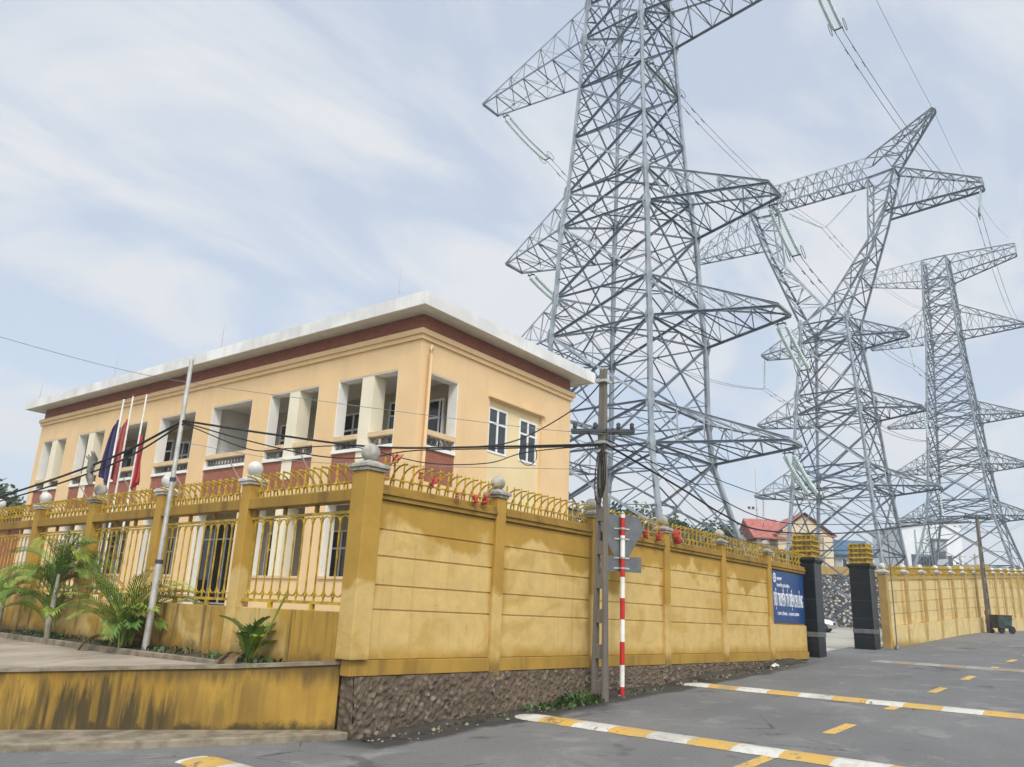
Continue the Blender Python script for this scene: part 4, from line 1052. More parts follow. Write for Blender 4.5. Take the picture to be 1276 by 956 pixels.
cable([GA, (7.1, 17.0, 4.60), (7.05, 22.6, 4.14), FAR], .024, 'thick black cable bundle sagging left from the slim steel pole across the flags')
cable([GA + Vector((0, 0, -.06)), (7.1, 16.8, 4.46), (7.05, 22.6, 4.02), FAR + Vector((0, 0, -.1))], .018, 'second black cable just under the thick bundle left of the steel pole')
cable([GA, (8.4, 12.95, 4.97), (9.9, 11.66, 4.88), (11.6, 10.15, 5.06), PA], .021, 'thick black cable sagging from the steel pole to the concrete pole across the building corner')
cable([GA + Vector((0, 0, -.03)), (8.0, 13.3, 4.83), (9.0, 12.4, 4.62), (9.75, 11.8, 4.66), (10.4, 11.2, 4.86), (11.6, 10.15, 5.02), PA + Vector((0, 0, -.03))], .013, 'black cable dipping behind the corner pillar ball between the two poles')
cable([GA + Vector((0, 0, -.05)), (8.1, 13.25, 4.66), (8.6, 12.8, 4.72), (9.5, 12.0, 4.85), (10.6, 11.05, 4.64), (11.5, 10.25, 4.72), (12.1, 9.75, 5.0), PA], .011, 'thin loose black cable drooping below the others on the facade')
cable([PA + Vector((.02, .05, 1.35)), (12.9, 9.0, 6.1), (12.3, 9.55, 5.5), (11.8, 10.0, 5.16), (11.2, 10.5, 5.0)], .014, 'black cable curving down leftward from the top of the concrete pole')
b = MB(); c0 = Vector((12.1, 9.72, 4.95))
b.tube([c0 + Vector((.13 * math.cos(2 * PI * i / 18), -.12 * math.cos(2 * PI * i / 18), .22 * math.sin(2 * PI * i / 18))) for i in range(19)], .009, 5)
tag(b.build('cable_coil', m_cable), 'small ring of cable hanging in front of the right hand windows', 'cable coil')
FP = Vector((46.4, 8.0, 7.45))
cable([PA, (16.2, 8.5, 4.78), (18.25, 8.5, 4.46), (20.7, 8.5, 4.32), (27.3, 8.5, 4.92), (36, 8.3, 6.1), FP], .022, 'thick black cable sagging right from the concrete pole along the wall top')
cable([PA + Vector((0, 0, .1)), (16.2, 8.4, 5.0), (20.7, 8.4, 4.62), (27.3, 8.4, 5.2), FP], .013, 'upper black cable running above the thick one along the wall')
cable([PA + Vector((0, 0, .3)), (20.0, 8.2, 5.15), (30, 8.0, 5.75), FP + Vector((0, -.3, .1))], .010, 'thin wire from the concrete pole to the far pole')
cable([PA + Vector((.05, -.1, .32)), (19.0, 8.6, 4.0), (25.2, 8.9, 4.4)], .008, 'thin service wire dropping from the concrete pole to the gate lantern')
cable([(4.0, 18.7, 7.15), (4.94, 17.76, 6.82), (7.03, 15.55, 6.2), (9.4, 12.9, 5.85), (12.0, 9.8, 5.5), PA + Vector((0, 0, .2))], .006, 'thin grey wire slanting across the sky and facade from the left edge', m_=m_cond)
cable([GA + Vector((0, 0, -.4)), (8.6, 12.75, 4.5), (10.2, 11.4, 4.55), PA + Vector((0, 0, -.5))], .006, 'thinnest wire low across the brick panels of the facade', m_=m_cond)
b = MB(); random.seed(5); cr_ = Vector((7.09, 17.6, 4.5))          # rag on the cable
for k in range(5):
    a = R(-60 + 30 * k); tip = cr_ + Vector((-.05, .26 * math.sin(a), .16 + .2 * math.cos(a) * (.7 + .3 * random.random())))
    b.tube([cr_ + Vector((0, 0, -.1)), cr_ + Vector((random.uniform(-.05, .05), .12 * math.sin(a), .12)), cr_.lerp(tip, .7) + Vector((.05, 0, 0)), tip], [.06, .05, .035, .01], 6)
b.tube([cr_ + Vector((0, 0, -.06)), cr_ + Vector((0, -.05, -.2)), cr_ + Vector((.02, -.10, -.38))], [.08, .085, .04], 7)
tag(b.build('cloth_scrap', m_rag), 'tattered grey cloth scrap caught on the black cables left of the flags', 'rag')

# ------------------------------------------------------------------ striped sign post seen from behind
sx_, sy_ = 13.68, 8.5; sz_ = rz(sx_)
TS = thing('sign_post', 'red and white banded post carrying a triangular and a rectangular sign seen from behind', 'road sign', (sx_, sy_, sz_))
bands = [.0, .16, .55, .97, 1.38, 1.78, 2.18, 2.55, 2.98, 3.33, 3.4]
b = MB()
for i, (z0, z1) in enumerate(zip(bands, bands[1:])):
    b.cur = 0 if i % 2 == 0 else 1
    b.tube([(sx_, sy_, sz_ + z0), (sx_, sy_, sz_ + z1)], .047, 14, i in (0, 9))
b.build('post', [m_red, m_wpaint], TS)
r2 = Vector((.79, -.61, 0)); fwd2 = Vector((.61, .79, 0))
def plate(name, poly, z_, mat, th=.012, d=.06):
    b = MB(); n = len(poly)
    vs = [Vector((sx_, sy_, z_)) + r2 * u + Vector((0, 0, v)) + fwd2 * (d + k * th) for k in (0, 1) for u, v in poly]
    b.add(vs, [tuple(range(n))[::-1], tuple(range(n, 2 * n))] + [(i, (i + 1) % n, n + (i + 1) % n, n + i) for i in range(n)])
    return b.build(name, mat, TS, .003)
tri = []
for k in range(3):
    a = R(-90 + 120 * k)
    for q in (-16, 16): tri.append((.50 * math.cos(a + R(q)) , .50 * math.sin(a + R(q))))
plate('warning_plate', tri, sz_ + 3.03, m_signback); plate('text_plate', [(-.42, -.15), (.42, -.15), (.42, .15), (-.42, .15)], sz_ + 2.43, m_signback)
for z in (sz_ + 2.33, sz_ + 2.53, sz_ + 2.9, sz_ + 3.1):
    b = MB(); b.tube([Vector((sx_, sy_, z)), Vector((sx_, sy_, z + .035))], .056, 12); b.bar(Vector((sx_, sy_, z + .017)) - r2 * .16 + fwd2 * .05, Vector((sx_, sy_, z + .017)) + r2 * .16 + fwd2 * .05, .018, .03); b.build('bracket', m_galv, TS)

# far pole, marker post, thin pole by the gate
TF = hpole('utility_pole', 46.4, 7.75, rz(46.4), 5.75,   .26, .16, 'distant concrete utility pole with a crossarm, standing by the refuse cart', [(rz(46.4) + .4 + .75 * k, rz(46.4) + .85 + .75 * k) for k in range(6)], R(-20))
b = MB(); q = Vector((46.4, 7.75, rz(46.4) + 5.6)); b.bar(q - r2 * .75, q + r2 * .75, .1, .1)
for f in (-.65, .65, 0): b.tube([q + r2 * f, q + r2 * f + Vector((0, 0, .2))], [.05, .03], 6)
b.build('crossarm', m_iron2, TF)
mx_, my_ = 46.8, 7.88; mz_ = rz(mx_)
b = MB()
for i in range(5):
    b.cur = (i + 1) % 2; b.tube([(mx_, my_, mz_ + .21 * i), (mx_, my_, mz_ + .21 * (i + 1))], .1, 10)
tag(b.build('marker_post', [m_wpaint, m_red]), 'short red and white marker post between the far pole and the refuse cart', 'marker post')
b = MB(); b.tube([(30.3, 7.9, rz(30.3)), (30.3, 7.9, rz(30.3) + 3.9)], .02, 8); b.lathe([(.09, 0), (.08, .08), (.03, .14)], 30.3, 7.9, rz(30.3), 10)
tag(b.build('slim_pole', m_signback), 'slim grey pipe standing on the road side of the right gate post', 'pole')
# refuse cart
cx0, cy0 = 46.2, 7.2; z0 = rz(46.2)
TC = thing('refuse_cart', 'dark boxy refuse handcart parked on the road at the foot of the far wall', 'cart', (cx0, cy0, z0))
D1, D2 = r2, fwd2
def cxf(a, e, z): p = Vector((cx0, cy0, z0)) + D1 * a * .68 + D2 * e * .68; return (p.x, p.y, p.z + z * .72)
b = MB(); vs = [cxf(a * k, e * k, z) for z, k in ((.33, .86), (1.15, 1.0)) for a, e in ((-.6, -.4), (.6, -.4), (.6, .4), (-.6, .4))]
b.add(vs, [(3, 2, 1, 0), (4, 5, 6, 7), (0, 1, 5, 4), (1, 2, 6, 5), (2, 3, 7, 6), (3, 0, 4, 7)]); b.build('body', m_cart, TC, .02)
b = MB(); b.box(-.36, .4, -.395, -.375, .5, .98, xf=cxf); b.build('side_panel', m_cartg, TC)
b = MB(); b.box(-.64, .64, -.44, .44, 1.152, 1.2, xf=cxf); b.build('rim', m_iron2, TC, .01)
b = MB(); b.tube([cxf(.58, -.3, .5), cxf(.85, -.3, .95), cxf(.85, .3, .95), cxf(.58, .3, .5)], .022, 6); b.build('handle', m_galv, TC)
for a, e, r_ in ((.38, -.47, .25), (.38, .47, .25), (-.45, -.42, .14), (-.45, .42, .14)):
    b = MB(); b.tube([cxf(a, e - .05, r_), cxf(a, e + .05, r_)], r_ * .72, 16); b.build('wheel', m_tyre, TC)

# ------------------------------------------------------------------ parked car in the yard
CX, CY = 57.0, 20.75; CZ = yz(CX)
TV = thing('parked_car', 'silver car parked in the yard, half hidden behind the left gate post', 'car', (CX, CY, CZ))
F_ = (r2 * .72 - fwd2 * .69).normalized(); S_ = Vector((-F_.y, F_.x, 0))
def kx(a, s, z): p = Vector((CX, CY, CZ)) + F_ * a + S_ * s; return (p.x, p.y, p.z + z)
sec = [(-2.05, .45, .80, .72), (-1.95, .28, .98, .80), (-1.2, .25, 1.0, .84), (-.4, .22, .98, .86), (.6, .22, .96, .86), (1.3, .25, .90, .84), (1.9, .28, .76, .76), (2.1, .40, .62, .66)]
b = MB(); vs = []
for a, zb, zt, hw in sec:
    for s, z in ((-hw * .92, zb), (-hw, zb + (zt - zb) * .5), (-hw * .88, zt), (hw * .88, zt), (hw, zb + (zt - zb) * .5), (hw * .92, zb)): vs.append(kx(a, s, z))
n = 6; b.add(vs, [(i * n + k, i * n + (k + 1) % n, (i + 1) * n + (k + 1) % n, (i + 1) * n + k) for i in range(len(sec) - 1) for k in range(n)] + [tuple(range(n))[::-1], tuple(range(len(vs) - n, len(vs)))], True)
b.build('body', m_carpaint, TV, .02)
b = MB(); gv = [kx(a, s * hw, z) for a, z, hw in ((-1.75, .96, .78), (-1.3, 1.44, .62), (.25, 1.47, .64), (1.0, .95, .78)) for s in (-1, 1)]
b.add(gv, [(0, 2, 3, 1), (2, 4, 5, 3), (4, 6, 7, 5), (0, 6, 4, 2), (1, 3, 5, 7)]); cab = b.build('cabin_glass', m_glassd, TV)
b = MB(); b.add([kx(a, s, z) for a, z in ((-1.35, 1.445), (.3, 1.475)) for s in (-.64, .64)] + [kx(a, s, z) for a, z in ((-1.35, 1.5), (.3, 1.52)) for s in (-.58, .58)], [(0, 1, 3, 2), (4, 6, 7, 5), (0, 2, 6, 4), (1, 5, 7, 3), (0, 4, 5, 1), (2, 3, 7, 6)]); b.build('roof', m_carpaint, TV)
for a in (-1.3, 1.35):
    for s in (-.78, .78):
        b = MB(); b.tube([kx(a, s - .1, .31), kx(a, s + .1, .31)], .31, 18); wh = b.build('wheel', m_tyre, TV)
        b = MB(); b.tube([kx(a, s - .105, .31), kx(a, s + .105, .31)], .18, 12); b.build('rim', m_galv, wh)
for s in (-.55, .55):
    b = MB(); b.box(2.0, 2.11, s - .16, s + .16, .52, .64, xf=kx); b.build('headlight', m_glass, TV)

# ------------------------------------------------------------------ beyond the yard: rubble wall, terrace, houses
O = Vector((85.5, 28.1, 0)); rr = Vector((.635, -.771, 0)); ff = Vector((.771, .635, 0))
def fx(a, d, z): p = O + rr * a + ff * d; return (p.x, p.y, z)
b = MB(); b.add([fx(-26, 3, 7.3), fx(13, 3, 7.3), fx(13, 60, 7.6), fx(-26, 60, 7.6)], [(0, 1, 2, 3)]); struct(b.build('terrace', m_ground), 'raised earth terrace the houses stand on', 'terrace')
T = thing('rubble_wall', 'dark retaining wall of pale rubble stones at the back of the yard', 'wall', fx(0, 0, 1.5))
b = MB(); vs = []; random.seed(21); nx, nz_ = 70, 14
for i in range(nx + 1):
    for j in range(nz_ + 1):
        z = 1.3 + 6.0 * j / nz_; p = fx(-26 + 39 * i / nx, 2.6 * j / nz_ + random.uniform(-.12, .12), z); vs.append(p)
b.add(vs, [(i * (nz_ + 1) + j, (i + 1) * (nz_ + 1) + j, (i + 1) * (nz_ + 1) + j + 1, i * (nz_ + 1) + j + 1) for i in range(nx) for j in range(nz_)])
b.build('stone_face', m_rubb, T)
b = MB(); b.box(-26, 13, 2.55, 3.0, 7.32, 8.2, xf=fx); b.build('parapet', m_yardwall, T)
def gable_roof(b, x0, x1, d0, d1, z0, zr, xf, along='x', ov=.5):
    if along == 'x': V = [(x0 - ov, d0 - ov, z0), (x1 + ov, d0 - ov, z0), (x1 + ov, d1 + ov, z0), (x0 - ov, d1 + ov, z0), (x0 - ov, (d0 + d1) / 2, zr), (x1 + ov, (d0 + d1) / 2, zr)]; Fc = [(0, 1, 5, 4), (2, 3, 4, 5), (1, 2, 5), (3, 0, 4)]
    else: V = [(x0 - ov, d0 - ov, z0), (x1 + ov, d0 - ov, z0), (x1 + ov, d1 + ov, z0), (x0 - ov, d1 + ov, z0), ((x0 + x1) / 2, d0 - ov, zr), ((x0 + x1) / 2, d1 + ov, zr)]; Fc = [(1, 2, 5, 4), (3, 0, 4, 5)]
    V2 = [(a, d, z - .14) for a, d, z in V]
    b.add([xf(*p) for p in V], Fc); b.add([xf(*p) for p in V2], [f[::-1] for f in Fc])
    n = [0, 1, 2, 3]
    b.add([xf(*V[i]) for i in n] + [xf(*V2[i]) for i in n], [(i, (i + 1) % 4, 4 + (i + 1) % 4, 4 + i) for i in range(4)])
H = thing('house', 'cream house with red hipped roofs rising behind the left gate post', 'house', fx(-5, 12, 7.4))
hx = lambda a, d, z: fx(a + 3.2, d + 10, z)
def hb(name, mat, *bs, parent=None):
    b = MB()
    for q in bs:
        b = MB(); b.box(*q, xf=hx); o = b.build(name, mat, parent or H)
    return o
hb('wall', m_hcream, (-5.2, 1.2, 0, 7, 7.4, 12.2), (-.0, 1.0, -.4, 0, 7.4, 12.0)); hb('wall', m_hcream, (-7.4, -5.2, 1, 7, 7.4, 11.4))
b = MB(); gable_roof(b, -7.6, -4.6, .2, 7.4, 11.7, 14.3, hx, 'x'); b.build('roof', m_rooftile, H)
b = MB(); gable_roof(b, -5.2, 1.2, 0, 7, 12.2, 14.8, hx, 'y', .4); b.build('roof', m_rooftile, H)
b = MB(); b.add([hx(-5.2, -.02, 12.1), hx(1.2, -.02, 12.1), hx(-2, -.02, 14.5)], [(0, 1, 2)]); b.add([hx(-5.2, .1, 12.1), hx(1.2, .1, 12.1), hx(-2, .1, 14.5)], [(2, 1, 0)]); b.build('gable', m_hcream, H)
for a, z0, z1 in ((-1.3, 9.6, 11.0), (-1.2, 7.9, 9.0)):
    w_ = hb('window', m_wood, (a, a + .9, -.05, -.005, z0, z1)); hb('pane', m_glass, (a + .1, a + .4, -.06, -.052, z0 + .1, z1 - .1), (a + .5, a + .8, -.06, -.052, z0 + .1, z1 - .1), parent=w_)
for a in (-7.3, -6.3): hb('column', m_hcream, (a - .2, a + .2, .3, .7, 7.4, 11.55))
w_ = hb('window', m_wood, (-6.9, -5.9, .93, .995, 9.2, 11.0)); hb('pane', m_glassd, (-6.8, -6.0, .92, .928, 9.3, 10.9), parent=w_)
H = thing('house', 'small grey house with a blue roof between the two gate lanterns', 'house', fx(4, 12, 7.4))
hb('wall', m_hgrey, (1.9, 6.3, 1.5, 6.5, 7.4, 10.3)); b = MB(); gable_roof(b, 1.6, 6.3, 1.2, 6.5, 10.3, 12.2, hx, 'x', .4); b.build('roof', m_roofblue, H)
w_ = hb('window', m_frame, (2.7, 3.3, 1.42, 1.495, 8.2, 9.8)); hb('pane', m_glassd, (2.78, 3.22, 1.41, 1.418, 8.28, 9.72), parent=w_)
# distant mast with floodlights
T = thing('floodlight_mast', 'thin distant mast with a crossbar and two floodlights left of the red roofed house', 'mast', (96.5, 40.3, 7.5))
b = MB(); b.tube([(96.5, 40.3, 7.5), (96.5, 40.3, 14), (96.5, 40.3, 21)], [.14, .1, .03], 8); b.build('shaft', m_galv, T)
b = MB(); q = Vector((96.5, 40.3, 14.6)); b.bar(q - rr * .9, q + rr * .9, .1); b.bar(q + Vector((0, 0, 1.2)) - rr * 1.0, q + Vector((0, 0, 1.2)) + rr * .2, .08)
ar = b.build('crossbar', m_galv, T)
for f in (-.95, -.45):
    b = MB(); p = q + Vector((0, 0, 1.4)) + rr * f; b.box(p.x - .16, p.x + .16, p.y - .12, p.y + .12, p.z - .13, p.z + .13); b.build('floodlight', m_iron2, ar, .02)
# substation gear far right
def dxf(a, d, z): p = Vector((148, 33, 0)) + rr * a + ff * d; return (p.x, p.y, z)
T = thing('transformer', 'dark grey transformer tank on a frame far behind the far wall', 'transformer', dxf(0, 0, 3))
b = MB(); b.box(-1.2, 1.2, 0, 2, 10.6, 14.4, xf=dxf); b.build('tank', m_steeld, T, .05)
b = MB()
for k in range(5): b.box(-1.15 + k * .5, -.95 + k * .5, -.35, -.01, 11, 14, xf=dxf)
b.build('cooling_fin', m_iron2, T)
b = MB()
for a in (-1.1, 1.1): b.box(a - .12, a + .12, .3, .54, 3, 10.59, xf=dxf); b.box(a - .1, a + .1, .3, .5, 14.41, 18.5, xf=dxf)
b.box(-1.3, 1.3, .3, .5, 16.2, 16.4, xf=dxf); b.build('support_frame', m_steel, T)
for a in (-.8, 0, .8):
    b = MB(); p = dxf(a, 1, 14.4); b.lathe([(.12, 0), (.22, .3), (.12, .5), (.22, .8), (.12, 1.0), (.2, 1.3), (.05, 1.7)], *p, 8); b.build('bushing', m_insul, T)
T = thing('control_tower', 'slim white control building beside the transformer in the far distance', 'building', dxf(3.6, 3, 3))
b = MB(); b.box(2.9, 4.9, 2, 4, 3, 17, xf=dxf); b.build('wall', m_hgrey, T); b = MB(); b.box(2.6, 5.2, 1.7, 4.3, 17.01, 17.3, xf=dxf); b.build('roof', m_signback, T)
for z in (5, 8, 11, 14):
    b = MB(); b.box(3.2, 4.6, 1.95, 1.99, z, z + 1.2, xf=dxf); b.build('window', m_glass, T)
T = thing('substation_hall', 'large pale white hall with a sloping roof among the far pylon legs', 'building', dxf(-6, 14, 3))
b = MB(); b.prism([dxf(3.0, 14, 0)[:2], dxf(14.2, 14, 0)[:2], dxf(14.2, 26, 0)[:2], dxf(3.0, 26, 0)[:2]], 2.5, [20.5, 22.6, 22.6, 20.5]); b.build('wall', m_hall, T)
b = MB(); b.prism([dxf(2.6, 13.4, 0)[:2], dxf(14.8, 13.4, 0)[:2], dxf(14.8, 26.6, 0)[:2], dxf(2.6, 26.6, 0)[:2]], [20.55, 22.85, 22.85, 20.55], [20.9, 23.2, 23.2, 20.9]); b.build('roof', m_hgrey, T)
for a_ in (4.6, 7.6, 10.6):
    b = MB(); b.box(a_, a_ + 1.5, 13.9, 13.98, 13.5, 15.6, xf=dxf); b.build('window', m_glass, T)
for a in (7.0, 9.5):
    b = MB(); b.tube([dxf(a, 2, 3), dxf(a, 2, 15)], .2, 8); b.tube([dxf(a - .9, 2, 14.5), dxf(a + .9, 2, 14.5)], .1, 6)
    tag(b.build('switchgear_post', m_galv), 'plain switchgear post with short crossbar beside the distant white control building', 'post', 'switchgear posts')
# grey cabinet frame behind the wall, right of the office building
T = thing('meter_cabinet', 'grey metal cabinet on posts behind the wall beside the office building corner', 'cabinet', (24.4, 17.6, 1.2))
b = MB(); b.box(24.0, 24.8, 17.4, 17.9, 4.55, 5.75); cb_ = b.build('cabinet', m_signback, T, .02)
b = MB(); b.box(23.95, 24.85, 17.35, 17.95, 5.752, 5.8); b.build('lid', m_iron2, cb_)
b = MB()
for x in (24.05, 24.7): b.box(x, x + .07, 17.6, 17.67, 1.2, 4.548)
b.build('post', m_galv, T)
# houses glimpsed at the left edge
T = thing('house', 'pale house with a dark overhanging roof at the very left edge', 'house', (8, 62, 1))
b = MB(); b.box(4, 14.4, 60, 70, 0.5, 10.2); b.build('wall', m_hgrey, T); b = MB(); b.box(2, 15.6, 58.6, 71, 10.21, 10.7); b.build('roof', m_iron2, T)
for z in (3, 6.6):
    for x in (9.5, 12.2): b = MB(); b.box(x, x + 1.3, 59.94, 59.99, z, z + 1.6); b.build('window', m_glassd, T)
T = thing('shed', 'low brick red shed below the tree at the left edge', 'shed', (13.5, 44, 1))
b = MB(); b.box(10, 15.6, 43, 47, 1, 5.0); b.build('wall', m_brickd, T); b = MB(); b.box(9.6, 16, 42.6, 47.4, 5.01, 5.25); b.build('roof', m_iron2, T)

# ------------------------------------------------------------------ flags
def flag(base, H_, mat, label, side, zt, zb, wd):
    T = thing('flagpole', label, 'flag', base, 'flagpoles in the yard')
    x, y, z = base; b = MB(); b.tube([(x, y, z), (x, y, H_)], [.035, .022], 10); b.build('pole', m_wpaint, T)
    b = MB(); b.ball((x, y, H_ + .03), .04, 10); b.build('finial', m_galv, T)
    n, mm_ = 14, 18; vs = []
    dv = Vector((side * .635, -side * .771, 0)); nv = Vector((.771, .635, 0))
    for j in range(mm_ + 1):
        f = j / mm_; w_ = wd * (.25 + .75 * f ** .6) * (1 - .25 * max(0, f - .8) / .2)
        for i in range(n + 1):
            s = i / n
            p = Vector((x, y, zt + (zb - zt) * f - .35 * s * (1 - f) * wd * 2 + .25 * s * (f > .9))) + dv * (s * w_ + .03) + nv * (.09 * math.sin(s * 11 + 2.2 * f) * (.4 + f))
            vs.append(p)
    b.add(vs, [(j * (n + 1) + i, j * (n + 1) + i + 1, (j + 1) * (n + 1) + i + 1, (j + 1) * (n + 1) + i) for j in range(mm_) for i in range(n)], True)
    o = b.build('flag', mat, T); sf = o.modifiers.new('thick', 'SOLIDIFY'); sf.thickness = .004
flag((9.35, 21.9, 1.2), 7.13, m_navy, 'flagpole with a limp navy blue flag, leftmost of the three', -1, 6.6, 4.75, .30)
flag((9.76, 22.3, 1.2), 7.36, m_flagpink, 'flagpole with a faded red flag, middle of the three', -1, 6.75, 4.8, .26)
flag((10.2, 22.45, 1.2), 7.55, m_flagred, 'flagpole with a bright red flag, rightmost of the three', 1, 6.4, 4.75, .21)

# pennants on the spikes of the road wall
def pennant(p, mat, label, s=.2, tw=0.):
    s *= .52; b = MB(); p = Vector(p); u = Vector((math.cos(tw), math.sin(tw), 0)); v = Vector((-math.sin(tw), math.cos(tw), 0))
    rows = []; random.seed(int(p.x * 100))
    for i in range(8):
        f = i / 7
        for j in range(6):
            q = j / 5 - .5
            rows.append(p + u * (s * q * (1.15 - .7 * f) + s * .22 * math.sin(3.2 * f + p.x * 9)) + v * (s * .45 * math.sin(5 * f + j * 1.9 + p.x)) + Vector((0, 0, -s * 1.25 * f + s * .3 * random.random() - s * .35 * abs(q))))
    b.add(rows, [(i * 6 + j, i * 6 + j + 1, i * 6 + j + 7, i * 6 + j + 6) for i in range(7) for j in range(5)], True)
    o = b.build('pennant', mat); sf = o.modifiers.new('thick', 'SOLIDIFY'); sf.thickness = .004
    tag(o, label, 'pennant', 'small festive flags on the wall spikes')
pennant((7.87, 8.86, 4.12), m_peno, 'orange pennant just right of the corner pillar ball', .26, -.5)
pennant((8.34, 8.8, 3.92), m_peno, 'narrow orange pennant hanging on the second spike past the corner pillar', .16, .2)
pennant((8.62, 8.78, 3.86), m_pen, 'pinkish red pennant among the first spikes right of the corner', .22, -.3)
pennant((9.2, 8.8, 3.72), m_peno, 'small orange pennant in front of the brick panel, left of its two red neighbours', .17, .3)
pennant((9.62, 8.8, 3.74), m_pen, 'red pennant low on the spikes in front of the brick panel', .2, -.2)
pennant((9.86, 8.8, 3.78), m_pen, 'rightmost red pennant on the first bay of spikes', .24, .1)
pennant((15.0, 8.74, 3.72), m_pen, 'small red pennant just right of the striped post top', .24, .2)
pennant((15.6, 8.74, 3.76), m_pen, 'red pennant left of the pillar after the striped post', .3, -.2)
pennant((16.5, 8.78, 3.86), m_pen, 'large red pennant hanging right of the pillar after the striped post', .42, -.6)

# ------------------------------------------------------------------ planting
def frond(b, base, az, el, length, droop, leaf_len, n=30, curl=1.0):
    """arching palm frond: midrib and paired leaflets"""
    h = Vector((math.cos(az), math.sin(az), 0)); p = Vector(base); a = el; pts = [p.copy()]; dirs = []
    for i in range(n):
        d = h * math.cos(a) + Vector((0, 0, 1)) * math.sin(a); p = p + d * length / n; pts.append(p.copy()); dirs.append(d); a -= droop / n * (1 + i / n)
    b.tube(pts, [.014 * (1 - .85 * i / n) for i in range(n + 1)], 4, False)
    side = h.cross(Vector((0, 0, 1))).normalized()
    for i in range(int(n * .16), n):
        f = i / n; ll = leaf_len * (math.sin(PI * min(1, .18 + f * .78)) ** .7) * random.uniform(.85, 1.1)
        for s in (-1, 1):
            d = dirs[i]; upv = side.cross(d).normalized()
            if upv.z < 0: upv = -upv
            o = (d * .95 + side * s * .62 + upv * .30 * curl).normalized(); wv = (d - o * d.dot(o)).normalized() * .0105 * random.uniform(.8, 1.2)
            q0 = pts[i]; q1 = q0 + o * ll * .5; q2 = q0 + o * ll - Vector((0, 0, 1)) * ll * .28 * random.uniform(.5, 1.6)
            b.add([q0 - wv * .5, q0 + wv * .5, q1 + wv, q1 - wv, q2], [(0, 1, 2, 3), (3, 2, 4)])
def palm(base, label, spec, trunk=None, mats=None, seed=1):
    random.seed(seed); T = thing('areca_palm', label, 'palm', base, 'palms at the fence foot')
    if trunk:
        b = MB()
        for (dx, dy, h, r0) in trunk: b.tube([Vector(base) + Vector((dx * f, dy * f, h * f)) for f in (-.05, .3, .6, 1)], [r0, r0 * .9, r0 * .8, r0 * .55], 8)
        b.build('trunk', m_palmtrunk, T)
    for (org, az, el, ln, dr, ll, mi) in spec:
        b = MB(); frond(b, Vector(base) + Vector(org), R(az), R(el), ln, R(dr), ll); b.build('frond', [m_palm, m_palmd, m_palmy, m_dead][mi], T)
random.seed(42)
sp = []
for k in range(24):
    sp.append(((-.05, .05, random.uniform(.7, 1.35)), random.uniform(0, 360), random.uniform(48, 88), random.uniform(1.1, 1.6), random.uniform(55, 105), random.uniform(.42, .58), random.choice((0, 0, 1, 2))))
for k in range(9): sp.append(((.05, random.uniform(-.2, .5), random.uniform(.1, .4)), random.uniform(0, 360), random.uniform(58, 84), random.uniform(1.0, 1.5), 70, .42, random.choice((1, 1, 0))))
for az in (-75, -62): sp.append(((0, 0, 1.1), az, 25, 1.7, 45, .3, 3))
palm((7.0, 17.9, 1.02), 'tall pale trunked palm with arching fronds at the left edge of the photo', sp, [(-.1, -.25, 1.25, .06), (.1, .2, .7, .04), (0, .35, .8, .035)], seed=5)
random.seed(77); sp = []
for k in range(38):
    sp.append(((random.uniform(-.12, .12), random.uniform(-.25, .25), .02), random.uniform(0, 360), random.uniform(58, 88), random.uniform(1.0, 1.8), random.uniform(35, 85), random.uniform(.38, .52), random.choice((1, 1, 0, 0, 2))))
sp.append(((0, 0, .4), -80, 58, 2.0, 62, .38, 0)); sp.append(((0, 0, .3), -70, 52, 1.9, 58, .36, 2))
for az in (-50, 160): sp.append(((0, 0, .1), az, 30, .8, 80, .25, 3))
palm((7.05, 14.85, 1.03), 'bushy young palm growing left of the slim steel pole', sp, [(0, .1, .4, .03), (.05, -.1, .35, .025)], seed=6)
random.seed(13); sp = []
for k in range(11):
    sp.append(((random.uniform(-.04, .04), random.uniform(-.05, .05), .02), random.uniform(0, 360), random.uniform(62, 88), random.uniform(.5, .9), random.uniform(25, 60), .3, random.choice((1, 0, 1))))
for az in (120, 150, 200): sp.append(((0, 0, .05), az, 35, .6, 110, .22, 3))
palm((7.08, 10.85, 1.04), 'small palm with drooping dry leaves at the foot of the railing fence', sp, None, seed=8)
bs = MB(); bs.tube([(7.1, 10.75, 1.1), (7.12, 10.45, 1.55), (7.14, 10.22, 1.95), (7.14, 10.12, 2.1)], [.009, .008, .02, .004], 5)
o = bs.build('spear_leaf', m_palm, None); tag(o, 'single long unopened palm spear leaning against the railings', 'palm leaf')
random.seed(14); sp = []
for k in range(14):
    sp.append(((0, 0, random.uniform(.5, 1.0)), random.uniform(0, 360), random.uniform(35, 80), random.uniform(1.0, 1.5), random.uniform(60, 110), .4, random.choice((1, 0, 2))))
palm((7.0, 20.6, 1.02), 'palm half outside the left edge, farthest along the fence', sp, [(0, 0, 1.0, .05)], seed=9)

